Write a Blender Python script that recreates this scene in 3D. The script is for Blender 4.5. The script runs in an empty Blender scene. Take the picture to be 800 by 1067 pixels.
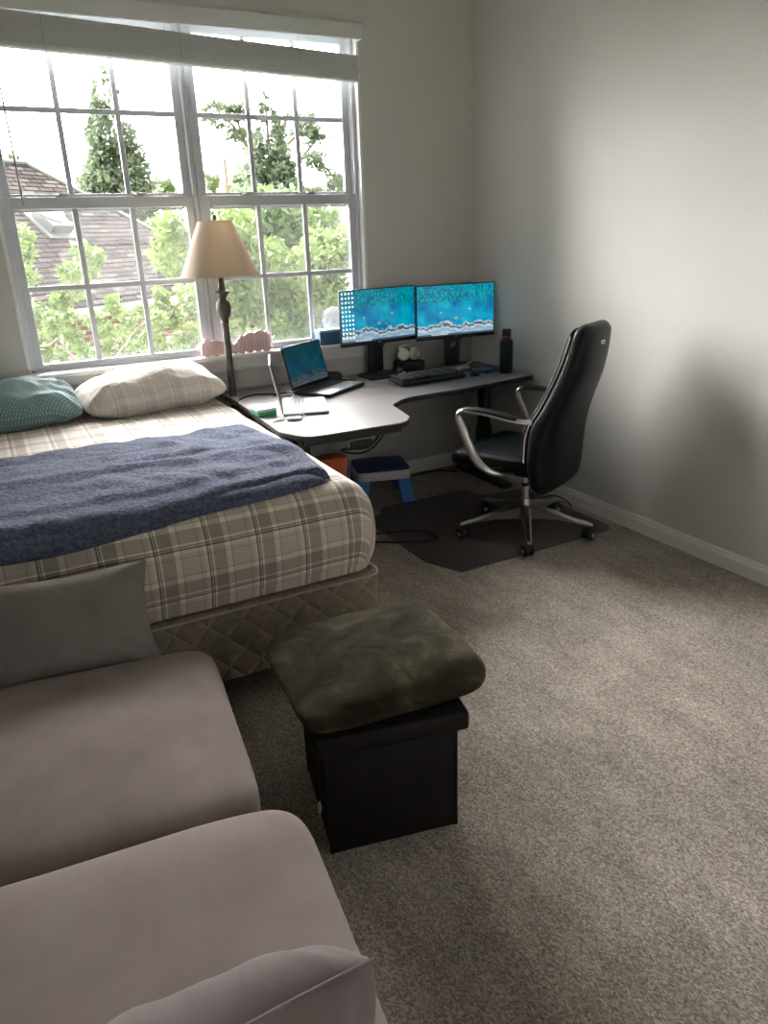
import bpy, bmesh, math, random
from mathutils import Vector, Matrix, Euler, noise
import numpy as np
PI=math.pi
rnd=random.Random(7)
SC=bpy.context.scene
SKY_BASE,SKY_GLOW=2.0,33.0
COL=SC.collection

# ------------------------------------------------------------------ materials
def mat(name, col=(.5,.5,.5), rough=.6, metal=0, spec=.5, sheen=0, coat=0, emit=None, estr=0):
    m=bpy.data.materials.new(name); m.use_nodes=True
    b=m.node_tree.nodes['Principled BSDF']
    b.inputs['Base Color'].default_value=(*col,1)
    b.inputs['Roughness'].default_value=rough
    b.inputs['Metallic'].default_value=metal
    b.inputs['Specular IOR Level'].default_value=spec
    if sheen:
        b.inputs['Sheen Weight'].default_value=sheen; b.inputs['Sheen Roughness'].default_value=.4
    if coat: b.inputs['Coat Weight'].default_value=coat
    if emit:
        b.inputs['Emission Color'].default_value=(*emit,1); b.inputs['Emission Strength'].default_value=estr
    return m
class G:
    """small node-graph helper"""
    def __init__(s,m): s.m=m; s.nt=m.node_tree; s.N=s.nt.nodes; s.L=s.nt.links; s.b=s.N.get('Principled BSDF')
    def n(s,t,ins=None,**kw):
        x=s.N.new(t)
        for k,v in kw.items(): setattr(x,k,v)
        for k,v in (ins or {}).items(): s.put(x.inputs[k],v)
        return x
    def put(s,sock,v):
        if hasattr(v,'is_linked') or isinstance(v,bpy.types.NodeSocket): s.L.new(v,sock)
        else: sock.default_value=v
    def tc(s,w='Object'): return s.n('ShaderNodeTexCoord').outputs[w]
    def map(s,v,scale=(1,1,1),rot=(0,0,0),loc=(0,0,0)):
        return s.n('ShaderNodeMapping',{'Vector':v,'Scale':scale,'Rotation':rot,'Location':loc}).outputs[0]
    def noise(s,v,scale,detail=2,rough=.5,dist=0,out='Fac'):
        return s.n('ShaderNodeTexNoise',{'Vector':v,'Scale':scale,'Detail':detail,'Roughness':rough,'Distortion':dist}).outputs[out]
    def math(s,op,a,b=0.0,c=None,clamp=False):
        x=s.n('ShaderNodeMath',operation=op,use_clamp=clamp); s.put(x.inputs[0],a); s.put(x.inputs[1],b)
        if c is not None: s.put(x.inputs[2],c)
        return x.outputs[0]
    def ramp(s,f,stops,interp='LINEAR'):
        r=s.n('ShaderNodeValToRGB',{'Fac':f}); cr=r.color_ramp; cr.interpolation=interp
        while len(cr.elements)<len(stops): cr.elements.new(.5)
        for e,(p,c) in zip(cr.elements,stops):
            e.position=p; e.color=(*c,1) if len(c)==3 else c
        return r.outputs[0]
    def mix(s,f,a,b,mode='MIX'):
        x=s.n('ShaderNodeMix',data_type='RGBA',blend_type=mode); s.put(x.inputs[0],f)
        s.put(x.inputs[6],a if not isinstance(a,tuple) else (*a,1)); s.put(x.inputs[7],b if not isinstance(b,tuple) else (*b,1))
        return x.outputs[2]
    def bump(s,h,strength=.3,dist=.01,normal=None):
        i={'Height':h,'Strength':strength,'Distance':dist}
        if normal is not None: i['Normal']=normal
        return s.n('ShaderNodeBump',i).outputs[0]
    def sep(s,v): return s.n('ShaderNodeSeparateXYZ',{0:v}).outputs
    def color(s,c): s.put(s.b.inputs['Base Color'],c)
    def normal(s,n): s.L.new(n,s.b.inputs['Normal'])

def varied(name,c1,c2,scale,rough=.7,bump=.2,bscale=None,bdist=.003,detail=3,sheen=0,spec=.4,stretch=(1,1,1)):
    m=mat(name,c1,rough,sheen=sheen,spec=spec); g=G(m); v=g.map(g.tc(),stretch)
    g.color(g.ramp(g.noise(v,scale,detail),[(.3,c1),(.7,c2)]))
    g.normal(g.bump(g.noise(v,bscale or scale,detail),bump,bdist)); return m

M={}
M['wall']=varied('wall_paint',(.585,.575,.55),(.605,.595,.57),3,.75,.15,220,.001)
M['ceiling']=varied('ceiling_paint',(.82,.81,.79),(.84,.83,.81),4,.9,.1,200,.001)
M['trim']=mat('white_trim_paint',(.78,.775,.76),.38)
M['vinyl']=mat('window_vinyl',(.50,.53,.56),.4)
M['blind']=mat('blind_slat',(.62,.63,.63),.45)
M['cord']=mat('blind_cord',(.32,.33,.33),.5)
M['black']=mat('black_plastic',(.012,.013,.015),.42)
M['blackmatte']=mat('black_matte_plastic',(.02,.021,.023),.65)
M['rubber']=mat('black_cable_rubber',(.008,.008,.009),.5)
M['alu']=mat('brushed_aluminium',(.70,.69,.67),.30,1)
M['alu2']=mat('laptop_silver',(.62,.62,.63),.35,.7)
M['chrome']=mat('chrome',(.8,.8,.8),.12,1)
M['darksteel']=mat('dark_steel',(.03,.03,.032),.4,.4)
M['white_plastic']=mat('white_plastic',(.75,.75,.73),.4)
M['blue_plastic']=mat('blue_plastic',(.02,.17,.48),.45)
M['navy_plastic']=mat('navy_plastic',(.012,.05,.16),.5)
M['stool_white']=mat('off_white_plastic',(.55,.55,.52),.5)
M['green_card']=mat('green_card',(.02,.30,.12),.5)
M['pale_card']=mat('pale_card',(.75,.80,.76),.5)
M['pink_wood']=varied('pink_paint',(.68,.50,.52),(.76,.58,.59),14,.6,.2,60)
M['blue_box']=mat('blue_card',(.03,.12,.25),.5)
M['orange']=mat('orange_card',(.55,.09,.03),.6)
M['bronze']=varied('lamp_bronze',(.035,.028,.024),(.09,.075,.06),40,.45,.4,60,.002,spec=.6)
M['grey_fabric']=varied('grey_speckled_fabric',(.16,.18,.18),(.30,.32,.32),90,.9,.3,200)
M['paper1']=mat('pink_note',(.6,.22,.2),.7); M['paper2']=mat('tan_note',(.6,.42,.2),.7)
M['darkfloor']=mat('dark_gap',(.02,.02,.02),.9)

# carpet
m=mat('carpet',(.3,.27,.23),.95,sheen=.1,spec=.15); g=G(m); v=g.tc()
vs=g.map(v,(1,.62,1),(0,0,.55))
vc=g.n('ShaderNodeTexVoronoi',{'Vector':vs,'Scale':235.0}).outputs['Color']; n1=g.math('ADD',g.math('MULTIPLY',g.sep(vc)[0],.30),g.math('MULTIPLY',g.noise(vs,260,3,.7),.70)); n2=g.noise(v,1.7,4,.6); n3=g.n('ShaderNodeTexVoronoi',{'Vector':vs,'Scale':190.0}).outputs['Distance']
n4=g.noise(g.map(v,(1,.3,1),(0,0,-.65)),11,4,.65)
c=g.ramp(n1,[(.28,(.17,.146,.124)),(.5,(.385,.34,.295)),(.72,(.66,.60,.53))])
c=g.mix(1.0,c,g.ramp(n2,[(.32,(.78,.77,.76)),(.68,(1.08,1.08,1.08))]),'MULTIPLY')
c=g.mix(1.0,c,g.ramp(n4,[(.32,(.80,.79,.78)),(.66,(1.08,1.08,1.08))]),'MULTIPLY')
g.color(c)
h=g.math('ADD',g.math('MULTIPLY',n1,1.4),g.math('MULTIPLY',n3,-.6)); h=g.math('ADD',h,g.math('MULTIPLY',n4,.8))
g.normal(g.bump(h,.8,.006)); M['carpet']=m

# plaid (uv in metres)
def plaid(name,base,period=.165,contrast=1.0,bump=.15):
    m=mat(name,base,.85,sheen=.35,spec=.2); g=G(m); uv=g.tc('UV'); s=g.sep(uv)
    wob=g.noise(uv,3,2)
    def stripes(ax):
        f=g.math('FRACT',g.math('DIVIDE',g.math('ADD',s[ax],g.math('MULTIPLY',g.math('SUBTRACT',wob,.5),.012)),period))
        def t(x): x=1-(1-x)*contrast; return (x,x*.985,x*.965)
        a=t(.34);b=t(.60);cr=t(1.0);be=t(.84);th=t(.45)
        return g.ramp(f,[(0,a),(.035,be),(.058,a),(.075,cr),(.12,b),(.37,cr),(.47,be),(.49,th),(.503,be),(.84,th),(.853,be),(.93,cr)],'CONSTANT')
    c=g.mix(1.0,stripes(0),stripes(1),'MULTIPLY')
    g.color(g.mix(1.0,c,base,'MULTIPLY'))
    w=g.noise(uv,900,1); w2=g.noise(g.map(uv,(1,2.2,1)),9,3,.55,.8)
    g.normal(g.bump(g.math('ADD',g.math('MULTIPLY',w,.04),w2),bump,.03)); return m
M['sheet']=plaid('plaid_sheet',(.80,.73,.66),.165,1.0,.22)
M['plaid_pillow']=plaid('plaid_pillowcase',(.72,.69,.65),.15,.38,.22)

# teal dotted pillow
m=mat('teal_pillowcase',(.15,.28,.28),.8,sheen=.1,spec=.2); g=G(m); uv=g.tc('UV')
vo=g.n('ShaderNodeTexVoronoi',{'Vector':g.map(uv,(1,1,1),(0,0,.785)),'Scale':95.0,'Randomness':0.0}).outputs['Distance']
g.color(g.ramp(vo,[(.22,(.42,.52,.51)),(.32,(.155,.27,.275))]))
g.normal(g.bump(g.noise(g.map(uv,(1,.5,1),(0,0,.5)),11,3,.5,.8),.3,.03)); M['teal']=m

# throw blanket
m=mat('navy_throw',(.06,.08,.16),.95,sheen=.12,spec=.1); g=G(m); v=g.tc()
n1=g.noise(v,75,3,.7); n2=g.noise(v,14,3,.6)
c=g.ramp(n1,[(.3,(.045,.055,.095)),(.55,(.105,.125,.19)),(.75,(.19,.215,.285))])
g.color(c); g.normal(g.bump(g.math('ADD',n1,g.math('MULTIPLY',n2,.7)),.8,.012)); M['throw']=m

# quilted box spring
m=mat('quilted_ticking',(.27,.235,.19),.8,spec=.2); g=G(m); uv=g.tc('UV'); s=g.sep(uv)
def dia(sign):
    a=g.math('ADD',g.math('DIVIDE',s[0],.115),g.math('MULTIPLY',g.math('DIVIDE',s[1],.115),sign))
    return g.math('ABSOLUTE',g.math('SUBTRACT',g.math('FRACT',a),.5))
d=g.math('MAXIMUM',dia(1.0),dia(-1.0))
line=g.ramp(d,[(.47,(0,0,0)),(.495,(1,1,1))])
fl=g.noise(uv,42,3)
g.color(g.mix(line,g.ramp(fl,[(.35,(.20,.165,.125)),(.65,(.25,.21,.165))]),(.36,.31,.25)))
g.normal(g.bump(g.math('MULTIPLY',g.math('POWER',g.math('MULTIPLY',d,2.0),3.0),-1.0),.5,.02)); M['quilt']=m

M['sofa']=varied('mauve_grey_microfibre',(.215,.175,.162),(.28,.235,.22),5.5,.9,.25,260,.002,5,sheen=.12,spec=.15)
M['cushion_grey']=varied('warm_grey_cushion',(.190,.165,.158),(.232,.205,.197),7,.9,.2,300,.002,4,sheen=.05,spec=.15)
M['mauve_cushion']=varied('mauve_cushion',(.22,.19,.19),(.27,.235,.235),6,.9,.2,260,.002,4,sheen=.1,spec=.15)
# green plush
m=mat('olive_plush',(.06,.062,.04),.95,sheen=.05,spec=.05); g=G(m); v=g.tc()
n1=g.noise(v,7,4,.65,.6); n2=g.noise(v,170,2)
c=g.ramp(n1,[(.35,(.022,.019,.012)),(.55,(.046,.040,.026)),(.72,(.098,.083,.054))])
g.color(c); g.normal(g.bump(g.math('ADD',g.math('MULTIPLY',n2,.25),n1),.45,.02)); M['plush']=m
M['espresso']=varied('espresso_leatherette',(.005,.0038,.0036),(.008,.006,.0058),30,.6,.2,120,.001,spec=.25)
M['leather']=varied('black_leather',(.0045,.005,.006),(.0075,.008,.009),18,.42,.15,240,.0008,spec=.22)
# desk laminate
m=mat('grey_laminate',(.27,.255,.25),.42,spec=.45); g=G(m); v=g.tc()
g.color(g.ramp(g.noise(g.map(v,(1,9,1)),14,5,.6),[(.3,(.165,.152,.148)),(.7,(.215,.20,.195))])); M['desk']=m
M['deskedge']=mat('desk_edge_band',(.02,.019,.02),.55)
# chair mat
M['mat']=mat('chair_mat_vinyl',(.075,.060,.059),.36,spec=.5)
# lamp shade
m=bpy.data.materials.new('shade_linen'); m.use_nodes=True; g=G(m)
tr=g.n('ShaderNodeBsdfTranslucent',{'Color':(.80,.70,.57,1)}); g.b.inputs['Base Color'].default_value=(.66,.58,.47,1); g.b.inputs['Roughness'].default_value=.8
mx=g.n('ShaderNodeMixShader',{0:.38,1:g.b.outputs[0],2:tr.outputs[0]}); g.L.new(mx.outputs[0],g.N['Material Output'].inputs[0]); M['shade']=m
M['bulb']=mat('warm_bulb',(1,.8,.5),.4,emit=(1,.62,.25),estr=1.1)
# glass
m=bpy.data.materials.new('window_glass'); m.use_nodes=True; g=G(m); g.N.remove(g.b)
t=g.n('ShaderNodeBsdfTransparent',{'Color':(.96,.975,.97,1)}); gl=g.n('ShaderNodeBsdfGlossy',{'Roughness':.02})
fr=g.n('ShaderNodeFresnel',{'IOR':1.35})
mx=g.n('ShaderNodeMixShader',{0:fr.outputs[0],1:t.outputs[0],2:gl.outputs[0]}); g.L.new(mx.outputs[0],g.N['Material Output'].inputs[0]); M['glass']=m
# insect screen (grey veil over the lower sashes)
m=bpy.data.materials.new('insect_screen'); m.use_nodes=True; g=G(m); g.N.remove(g.b)
t=g.n('ShaderNodeBsdfTransparent',{'Color':(1,1,1,1)}); gl=g.n('ShaderNodeBsdfDiffuse',{'Color':(.55,.56,.58,1)})
mx=g.n('ShaderNodeMixShader',{0:.05,1:t.outputs[0],2:gl.outputs[0]}); g.L.new(mx.outputs[0],g.N['Material Output'].inputs[0]); M['screen']=m
m=bpy.data.materials.new('clear_wrap'); m.use_nodes=True; g=G(m)
g.b.inputs['Base Color'].default_value=(.9,.9,.92,1); g.b.inputs['Roughness'].default_value=.2
t=g.n('ShaderNodeBsdfTransparent'); mx=g.n('ShaderNodeMixShader',{0:.45,1:t.outputs[0],2:g.b.outputs[0]}); g.L.new(mx.outputs[0],g.N['Material Output'].inputs[0]); M['wrap']=m

# screens: aerial sea with surf
def screenmat(name,k,seed=0):
    m=bpy.data.materials.new(name); m.use_nodes=True; g=G(m); uv=g.tc('UV'); s=g.sep(uv)
    uvs=g.map(uv,(1.78,1,1),(0,0,0),(seed,0,0))
    a=g.noise(uvs,2.2,3,.5); sea=g.ramp(a,[(.32,(.0,.10,.30)),(.48,(.0,.26,.48)),(.66,(.0,.47,.60))])
    vo=g.n('ShaderNodeTexVoronoi',{'Vector':g.n('ShaderNodeVectorMath',{0:g.map(uv,(1.78,.7,1)),1:g.n('ShaderNodeVectorMath',{0:g.noise(uvs,8,3,out='Color'),3:.16},operation='SCALE').outputs[0]},operation='ADD').outputs[0],'Scale':15.0},feature='DISTANCE_TO_EDGE').outputs['Distance']
    reef=g.mix(g.ramp(vo,[(.02,(1,1,1)),(.16,(0,0,0))]),(.0,.36,.42),(.0,.05,.10))
    topm=g.math('MULTIPLY',g.ramp(g.math('ADD',s[1],g.math('MULTIPLY',g.math('SUBTRACT',g.noise(uvs,7,3),.5),.35)),[(.6,(0,0,0)),(.72,(1,1,1))]),.8)
    c=g.mix(topm,sea,reef)
    edge=g.math('ADD',s[1],g.math('ADD',g.math('MULTIPLY',g.math('SUBTRACT',g.noise(g.map(uv,(1,0,0)),4.5,3),.5),-.42),g.math('MULTIPLY',g.math('SUBTRACT',g.noise(uvs,9,4,.7),.5),.22)))
    surf=g.ramp(edge,[(.0,(.45,.55,.68)),(.09,(.18,.36,.48)),(.135,(.62,.68,.76)),(.16,(.05,.10,.13)),(.19,(.05,.10,.12)),(.212,(.7,.76,.8)),(.235,(.08,.36,.48))])
    sm=g.ramp(edge,[(.21,(1,1,1)),(.24,(0,0,0))])
    c=g.mix(sm,c,surf)
    for (px,py,r,cc) in ((.68,.50,.022,(.75,.55,.25)),(.30,.46,.018,(.45,.7,.7)),(.50,.33,.035,(.42,.30,.25)),(.60,.31,.02,(.3,.3,.3))):
        dx=g.math('MULTIPLY',g.math('SUBTRACT',s[0],px),1.2); dy=g.math('MULTIPLY',g.math('SUBTRACT',s[1],py),1.0)
        dd=g.math('SQRT',g.math('ADD',g.math('MULTIPLY',dx,dx),g.math('MULTIPLY',dy,dy)))
        c=g.mix(g.ramp(dd,[(r*.6,(1,1,1)),(r,(0,0,0))]),c,cc)
    g.b.inputs['Base Color'].default_value=(.01,.01,.01,1); g.b.inputs['Roughness'].default_value=.25
    g.L.new(c,g.b.inputs['Emission Color']); g.b.inputs['Emission Strength'].default_value=k
    return m
M['scr']=screenmat('monitor_picture',.44); M['scr2']=screenmat('monitor_picture_right',.50,.4); M['scr3']=screenmat('laptop_picture',.07,.1)
M['icon']=mat('screen_icons',(.5,.5,.5),.4,emit=(.85,.9,.95),estr=.6)
M['taskbar']=mat('screen_taskbar',(.02,.02,.02),.4,emit=(.02,.05,.08),estr=1)

# outdoors
m=mat('asphalt_shingles',(.12,.11,.11),1.0,spec=0); g=G(m); uv=g.tc('UV')
br=g.n('ShaderNodeTexBrick',{'Vector':uv,'Color1':(.050,.045,.045,1),'Color2':(.105,.094,.090,1),'Mortar':(.016,.015,.015,1),'Scale':1.0,'Mortar Size':.022,'Bias':0.0,'Brick Width':.45,'Row Height':.15})
g.color(g.mix(1.0,br.outputs[0],g.ramp(g.noise(uv,1.6,4),[(.3,(.8,.8,.8)),(.7,(1.15,1.13,1.12))]),'MULTIPLY')); M['shingle']=m
m=mat('red_brick',(.2,.1,.08),.9,spec=.1); g=G(m); uv=g.tc('UV')
br=g.n('ShaderNodeTexBrick',{'Vector':uv,'Color1':(.13,.045,.035,1),'Color2':(.19,.08,.06,1),'Mortar':(.24,.20,.17,1),'Scale':1.0,'Mortar Size':.018,'Brick Width':.32,'Row Height':.115})
g.color(br.outputs[0]); M['brick']=m
m=mat('white_siding',(.6,.6,.6),.7); g=G(m); s=g.sep(g.tc())
f=g.math('FRACT',g.math('DIVIDE',s[2],.35)); g.color(g.ramp(f,[(.0,(.25,.25,.27)),(.14,(.62,.63,.65))])); M['siding']=m
M['gutter']=mat('white_gutter',(.4,.4,.4),.5); M['vent']=mat('roof_vent_metal',(.13,.135,.14),.6)
M['road']=varied('pale_road',(.30,.27,.26),(.34,.31,.29),.4,.9); M['grass']=varied('lawn_grass',(.09,.12,.045),(.13,.16,.07),.5,.95,.3,6,.05)
def leafmat(name,c1,c2,c3,scale):
    m=bpy.data.materials.new(name); m.use_nodes=True; g=G(m); v=g.tc()
    c=g.ramp(g.noise(v,scale,3,.8),[(.3,c1),(.5,c2),(.7,c3)]); g.color(c); g.b.inputs['Roughness'].default_value=.6
    t=g.n('ShaderNodeBsdfTranslucent',{'Color':c}); mx=g.n('ShaderNodeMixShader',{0:.32,1:g.b.outputs[0],2:t.outputs[0]})
    g.L.new(mx.outputs[0],g.N['Material Output'].inputs[0]); return m
M['leaf_bright']=leafmat('bright_leaves',(.06,.10,.025),(.105,.155,.04),(.17,.215,.07),3)
M['leaf_mid']=leafmat('mid_leaves',(.05,.10,.035),(.09,.15,.05),(.15,.21,.07),2)
M['leaf_dark']=leafmat('conifer_leaves',(.075,.10,.065),(.11,.145,.09),(.16,.20,.125),1.5)  # aerial haze put into the leaf colour, lightened and greyed
M['leaf_far']=leafmat('distant_leaves',(.08,.13,.05),(.13,.19,.07),(.19,.25,.09),.8)
M['bark']=varied('tree_bark',(.10,.08,.065),(.17,.14,.12),20,.9,.5,30,.01)

# ------------------------------------------------------------------ mesh helpers
class MB:
    def __init__(s): s.v=[]; s.f=[]; s.uv=[]
    def add(s,vs,fs,T=None,uvs=None):
        o=len(s.v)
        for p in vs:
            p=Vector(p); s.v.append(tuple(T@p) if T is not None else tuple(p))
        for i,f in enumerate(fs):
            s.f.append([o+k for k in f]); s.uv.append(uvs[i] if uvs else None)
        return s
    def bm(s,b,T=None):
        b.verts.ensure_lookup_table(); b.verts.index_update()
        s.add([v.co.copy() for v in b.verts],[[v.index for v in f.verts] for f in b.faces],T); b.free(); return s
    def box(s,c,size,r=0,seg=2,rot=None,T=None):
        b=bmesh.new(); bmesh.ops.create_cube(b,size=1.0)
        for v in b.verts: v.co=Vector((v.co.x*size[0],v.co.y*size[1],v.co.z*size[2]))
        if r>0: bmesh.ops.bevel(b,geom=list(b.edges),offset=min(r,min(size)*.49),segments=seg,profile=.5,affect='EDGES')
        X=Matrix.Translation(c)
        if rot is not None: X=X@(rot if isinstance(rot,Matrix) else Euler(rot).to_matrix().to_4x4())
        if T is not None: X=T@X
        return s.bm(b,X)
    def cyl(s,p,q,r1,r2=None,n=16,T=None,r=0):
        r2=r1 if r2 is None else r2; p=Vector(p);q=Vector(q);d=q-p;L=d.length
        rot=d.to_track_quat('Z','Y').to_matrix().to_4x4()
        prof=[(0,0),(r1,0),(r2,L),(0,L)] if not r else [(0,0),(r1-r,0),(r1,r),(r2,L-r),(r2-r,L),(0,L)]
        return s.lathe(prof,n,(T or Matrix())@Matrix.Translation(p)@rot)
    def lathe(s,prof,n=32,T=None):
        vs=[];fs=[];idx=[]
        for r,z in prof:
            if abs(r)<1e-7: idx.append([len(vs)]); vs.append((0,0,z))
            else:
                idx.append(list(range(len(vs),len(vs)+n)))
                vs+=[(r*math.cos(2*PI*i/n),r*math.sin(2*PI*i/n),z) for i in range(n)]
        for a,b in zip(idx,idx[1:]):
            for i in range(n):
                j=(i+1)%n
                if len(a)==1 and len(b)==1: continue
                if len(a)==1: fs.append([a[0],b[j],b[i]])
                elif len(b)==1: fs.append([a[i],a[j],b[0]])
                else: fs.append([a[i],a[j],b[j],b[i]])
        return s.add(vs,fs,T)
    def tube(s,pts,r,n=8,T=None,smooth=0,ell=1.0,up=None):
        """sweep an (elliptical) section along a path"""
        E=list(ell) if hasattr(ell,'__len__') else [ell]*len(pts)
        P=[Vector(p) for p in pts]; R=list(r) if hasattr(r,'__len__') else [r]*len(P)
        for _ in range(smooth):
            Q=[P[0]];S=[R[0]];F=[E[0]]
            for i in range(len(P)-1):
                a,b=P[i],P[i+1]
                Q+=[a*.75+b*.25,a*.25+b*.75]; S+=[R[i]*.75+R[i+1]*.25,R[i]*.25+R[i+1]*.75]; F+=[E[i]*.75+E[i+1]*.25,E[i]*.25+E[i+1]*.75]
            Q.append(P[-1]);S.append(R[-1]);F.append(E[-1]); P,R,E=Q,S,F
        t0=(P[1]-P[0]).normalized(); nrm=Vector(up) if up is not None else t0.orthogonal()
        vs=[];fs=[]
        for i,p in enumerate(P):
            t=((P[min(i+1,len(P)-1)]-P[max(i-1,0)])).normalized()
            nrm=(nrm-t*nrm.dot(t))
            nrm=nrm.normalized() if nrm.length>1e-6 else t.orthogonal().normalized()
            b=t.cross(nrm)
            for k in range(n):
                a=2*PI*k/n; vs.append(p+nrm*(R[i]*math.cos(a)*E[i])+b*(R[i]*math.sin(a)))
        for i in range(len(P)-1):
            for k in range(n):
                k2=(k+1)%n; fs.append([i*n+k,i*n+k2,(i+1)*n+k2,(i+1)*n+k])
        fs.append(list(range(n))[::-1]); fs.append([(len(P)-1)*n+k for k in range(n)])
        return s.add(vs,fs,T)
    def prism(s,poly,z0,z1,r=0,seg=2,T=None):
        b=bmesh.new(); vs=[b.verts.new((x,y,z0)) for x,y in poly]; f=b.faces.new(vs); f.normal_update()
        if f.normal.z<0: f.normal_flip()
        e=bmesh.ops.extrude_face_region(b,geom=[f]); up=[x for x in e['geom'] if isinstance(x,bmesh.types.BMVert)]
        for v in up: v.co.z=z1
        bmesh.ops.recalc_face_normals(b,faces=b.faces)
        if r>0:
            ed=[x for x in b.edges if abs(x.verts[0].co.z-x.verts[1].co.z)<1e-6]
            bmesh.ops.bevel(b,geom=ed,offset=r,segments=seg,profile=.5,affect='EDGES')
        return s.bm(b,T)
    def build(s,name,m,parent=None,smooth=True,loc=None,rotz=0,angle=40,recalc=True):
        me=bpy.data.meshes.new(name); me.from_pydata(s.v,[],s.f)
        if any(u is not None for u in s.uv):
            ul=me.uv_layers.new(name='UVMap')
            for p,u in zip(me.polygons,s.uv):
                if u:
                    for li,c in zip(p.loop_indices,u): ul.data[li].uv=c
        if recalc:
            b=bmesh.new(); b.from_mesh(me); bmesh.ops.recalc_face_normals(b,faces=b.faces); b.to_mesh(me); b.free()
        me.materials.append(m if not isinstance(m,str) else M[m])
        if smooth:
            for p in me.polygons: p.use_smooth=True
            me.set_sharp_from_angle(angle=math.radians(angle))
        o=bpy.data.objects.new(name,me); COL.objects.link(o)
        if parent: o.parent=parent
        if loc is not None: o.location=loc
        o.rotation_euler.z=rotz
        return o
def tag(o,label=None,cat=None,group=None,kind=None):
    if label: o['label']=label
    if cat: o['category']=cat
    if group: o['group']=group
    if kind: o['kind']=kind
    return o
def thing(name,label,cat,loc=(0,0,0),rotz=0,group=None,kind=None):
    o=bpy.data.objects.new(name,None); o.empty_display_size=.1; COL.objects.link(o); o.location=loc; o.rotation_euler.z=rotz
    return tag(o,label,cat,group,kind)
def copy_tree(o,parent=None):
    c=o.copy(); COL.objects.link(c)
    if parent: c.parent=parent
    for ch in o.children: copy_tree(ch,c)
    return c
def rounded_poly(pts,rad,seg=6):
    out=[];n=len(pts)
    for i in range(n):
        p=Vector(pts[i]);a=Vector(pts[i-1]);b=Vector(pts[(i+1)%n]); r=rad[i] if hasattr(rad,'__len__') else rad
        if r<=0: out.append(tuple(p)); continue
        u=(a-p).normalized();w=(b-p).normalized(); ang=u.angle(w); d=min(r/math.tan(ang/2),(a-p).length*.49,(b-p).length*.49)
        A=p+u*d;B=p+w*d
        for k in range(seg+1):
            t=k/seg; out.append(tuple(A*(1-t)**2+p*2*t*(1-t)+B*t*t))
    return out

# ------------------------------------------------------------------ the room
XR=2.915; YB=4.30; XL=-1.5; YF=-1.6; ZC=2.95; TH=.16
OX0,OX1,OZ0,OZ1=.16,2.15,.93,2.62
def struct(mb,name,m,label=None,**k):
    o=mb.build(name,m,smooth=False,**k); o['kind']='structure'
    if label: o['label']=label
    return o
struct(MB().box(((XL+XR)/2,(YF+YB)/2,-.05),(XR-XL+2*TH,YB-YF+2*TH,.1)),'floor','carpet','beige grey textured carpet')
struct(MB().box(((XL+XR)/2,(YF+YB)/2,ZC+.05),(XR-XL+2*TH,YB-YF+2*TH,.1)),'ceiling','ceiling')
struct(MB().box((XR+TH/2,(YF+YB)/2,ZC/2),(TH,YB-YF,ZC)),'wall_right','wall','greige wall beside the office chair')
struct(MB().box((XL-TH/2,(YF+YB)/2,ZC/2),(TH,YB-YF,ZC)),'wall_left','wall')
WX0,WX1,WZ0,WZ1=.95,2.2,.9,2.2; yf=YF-TH/2   # unseen window opening, added to let soft fill light into the room
b=MB(); b.box(((XL-TH+WX0)/2,yf,ZC/2),(WX0-XL+TH,TH,ZC)); b.box(((WX1+XR+TH)/2,yf,ZC/2),(XR+TH-WX1,TH,ZC))
b.box(((WX0+WX1)/2,yf,WZ0/2),(WX1-WX0,TH,WZ0)); b.box(((WX0+WX1)/2,yf,(WZ1+ZC)/2),(WX1-WX0,TH,ZC-WZ1))
struct(b,'wall_front','wall')
w3=thing('fill_window','added unseen window for fill light in the wall behind the camera',None,((WX0+WX1)/2,yf,WZ0),0,None,'structure')
b=MB(); ww,hh=WX1-WX0,WZ1-WZ0
b.box((0,0,.025),(ww,.07,.05),.004); b.box((0,0,hh-.025),(ww,.07,.05),.004); b.box((-ww/2+.025,0,hh/2),(.05,.068,hh-.1),.004); b.box((ww/2-.025,0,hh/2),(.05,.068,hh-.1),.004); b.box((0,0,hh/2),(ww-.1,.05,.05),.004)
b.build('frame','vinyl',w3,smooth=False); MB().box((0,.0,hh/2),(ww-.09,.003,hh-.09)).build('glass_pane','glass',w3,smooth=False)
# back wall with opening
b=MB(); yc=YB+TH/2
x0,x1=XL-TH,XR+TH
b.box(((x0+OX0)/2,yc,ZC/2),(OX0-x0,TH,ZC)); b.box(((OX1+x1)/2,yc,ZC/2),(x1-OX1,TH,ZC))
b.box(((OX0+OX1)/2,yc,OZ0/2),(OX1-OX0,TH,OZ0)); b.box(((OX0+OX1)/2,yc,(OZ1+ZC)/2),(OX1-OX0,TH,ZC-OZ1))
struct(b,'wall_back','wall','greige wall around the window')
# baseboards with a moulded top
def baseboard(name,x,y,L,ax,sgn):
    prof=[(0,0),(.014,0),(.014,.062),(.009,.073),(.008,.082),(.004,.09),(0,.09)]
    vs=[];n=len(prof)
    for e in (0,L):
        for d,z in prof:
            vs.append((x+sgn*d,y+e,z) if ax=='y' else (x+e,y+sgn*d,z))
    fs=[[i,(i+1)%n,n+(i+1)%n,n+i] for i in range(n)]+[list(range(n)),list(range(n,2*n))]
    return struct(MB().add(vs,fs),name,'trim','white moulded baseboard')
baseboard('baseboard_right',XR,YF,YB-YF,'y',-1); baseboard('baseboard_back',XL,YB,XR-XL,'x',-1)
baseboard('baseboard_left',XL,YF,YB-YF,'y',1); baseboard('baseboard_front',XL,YF,XR-XL,'x',1)
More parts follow.
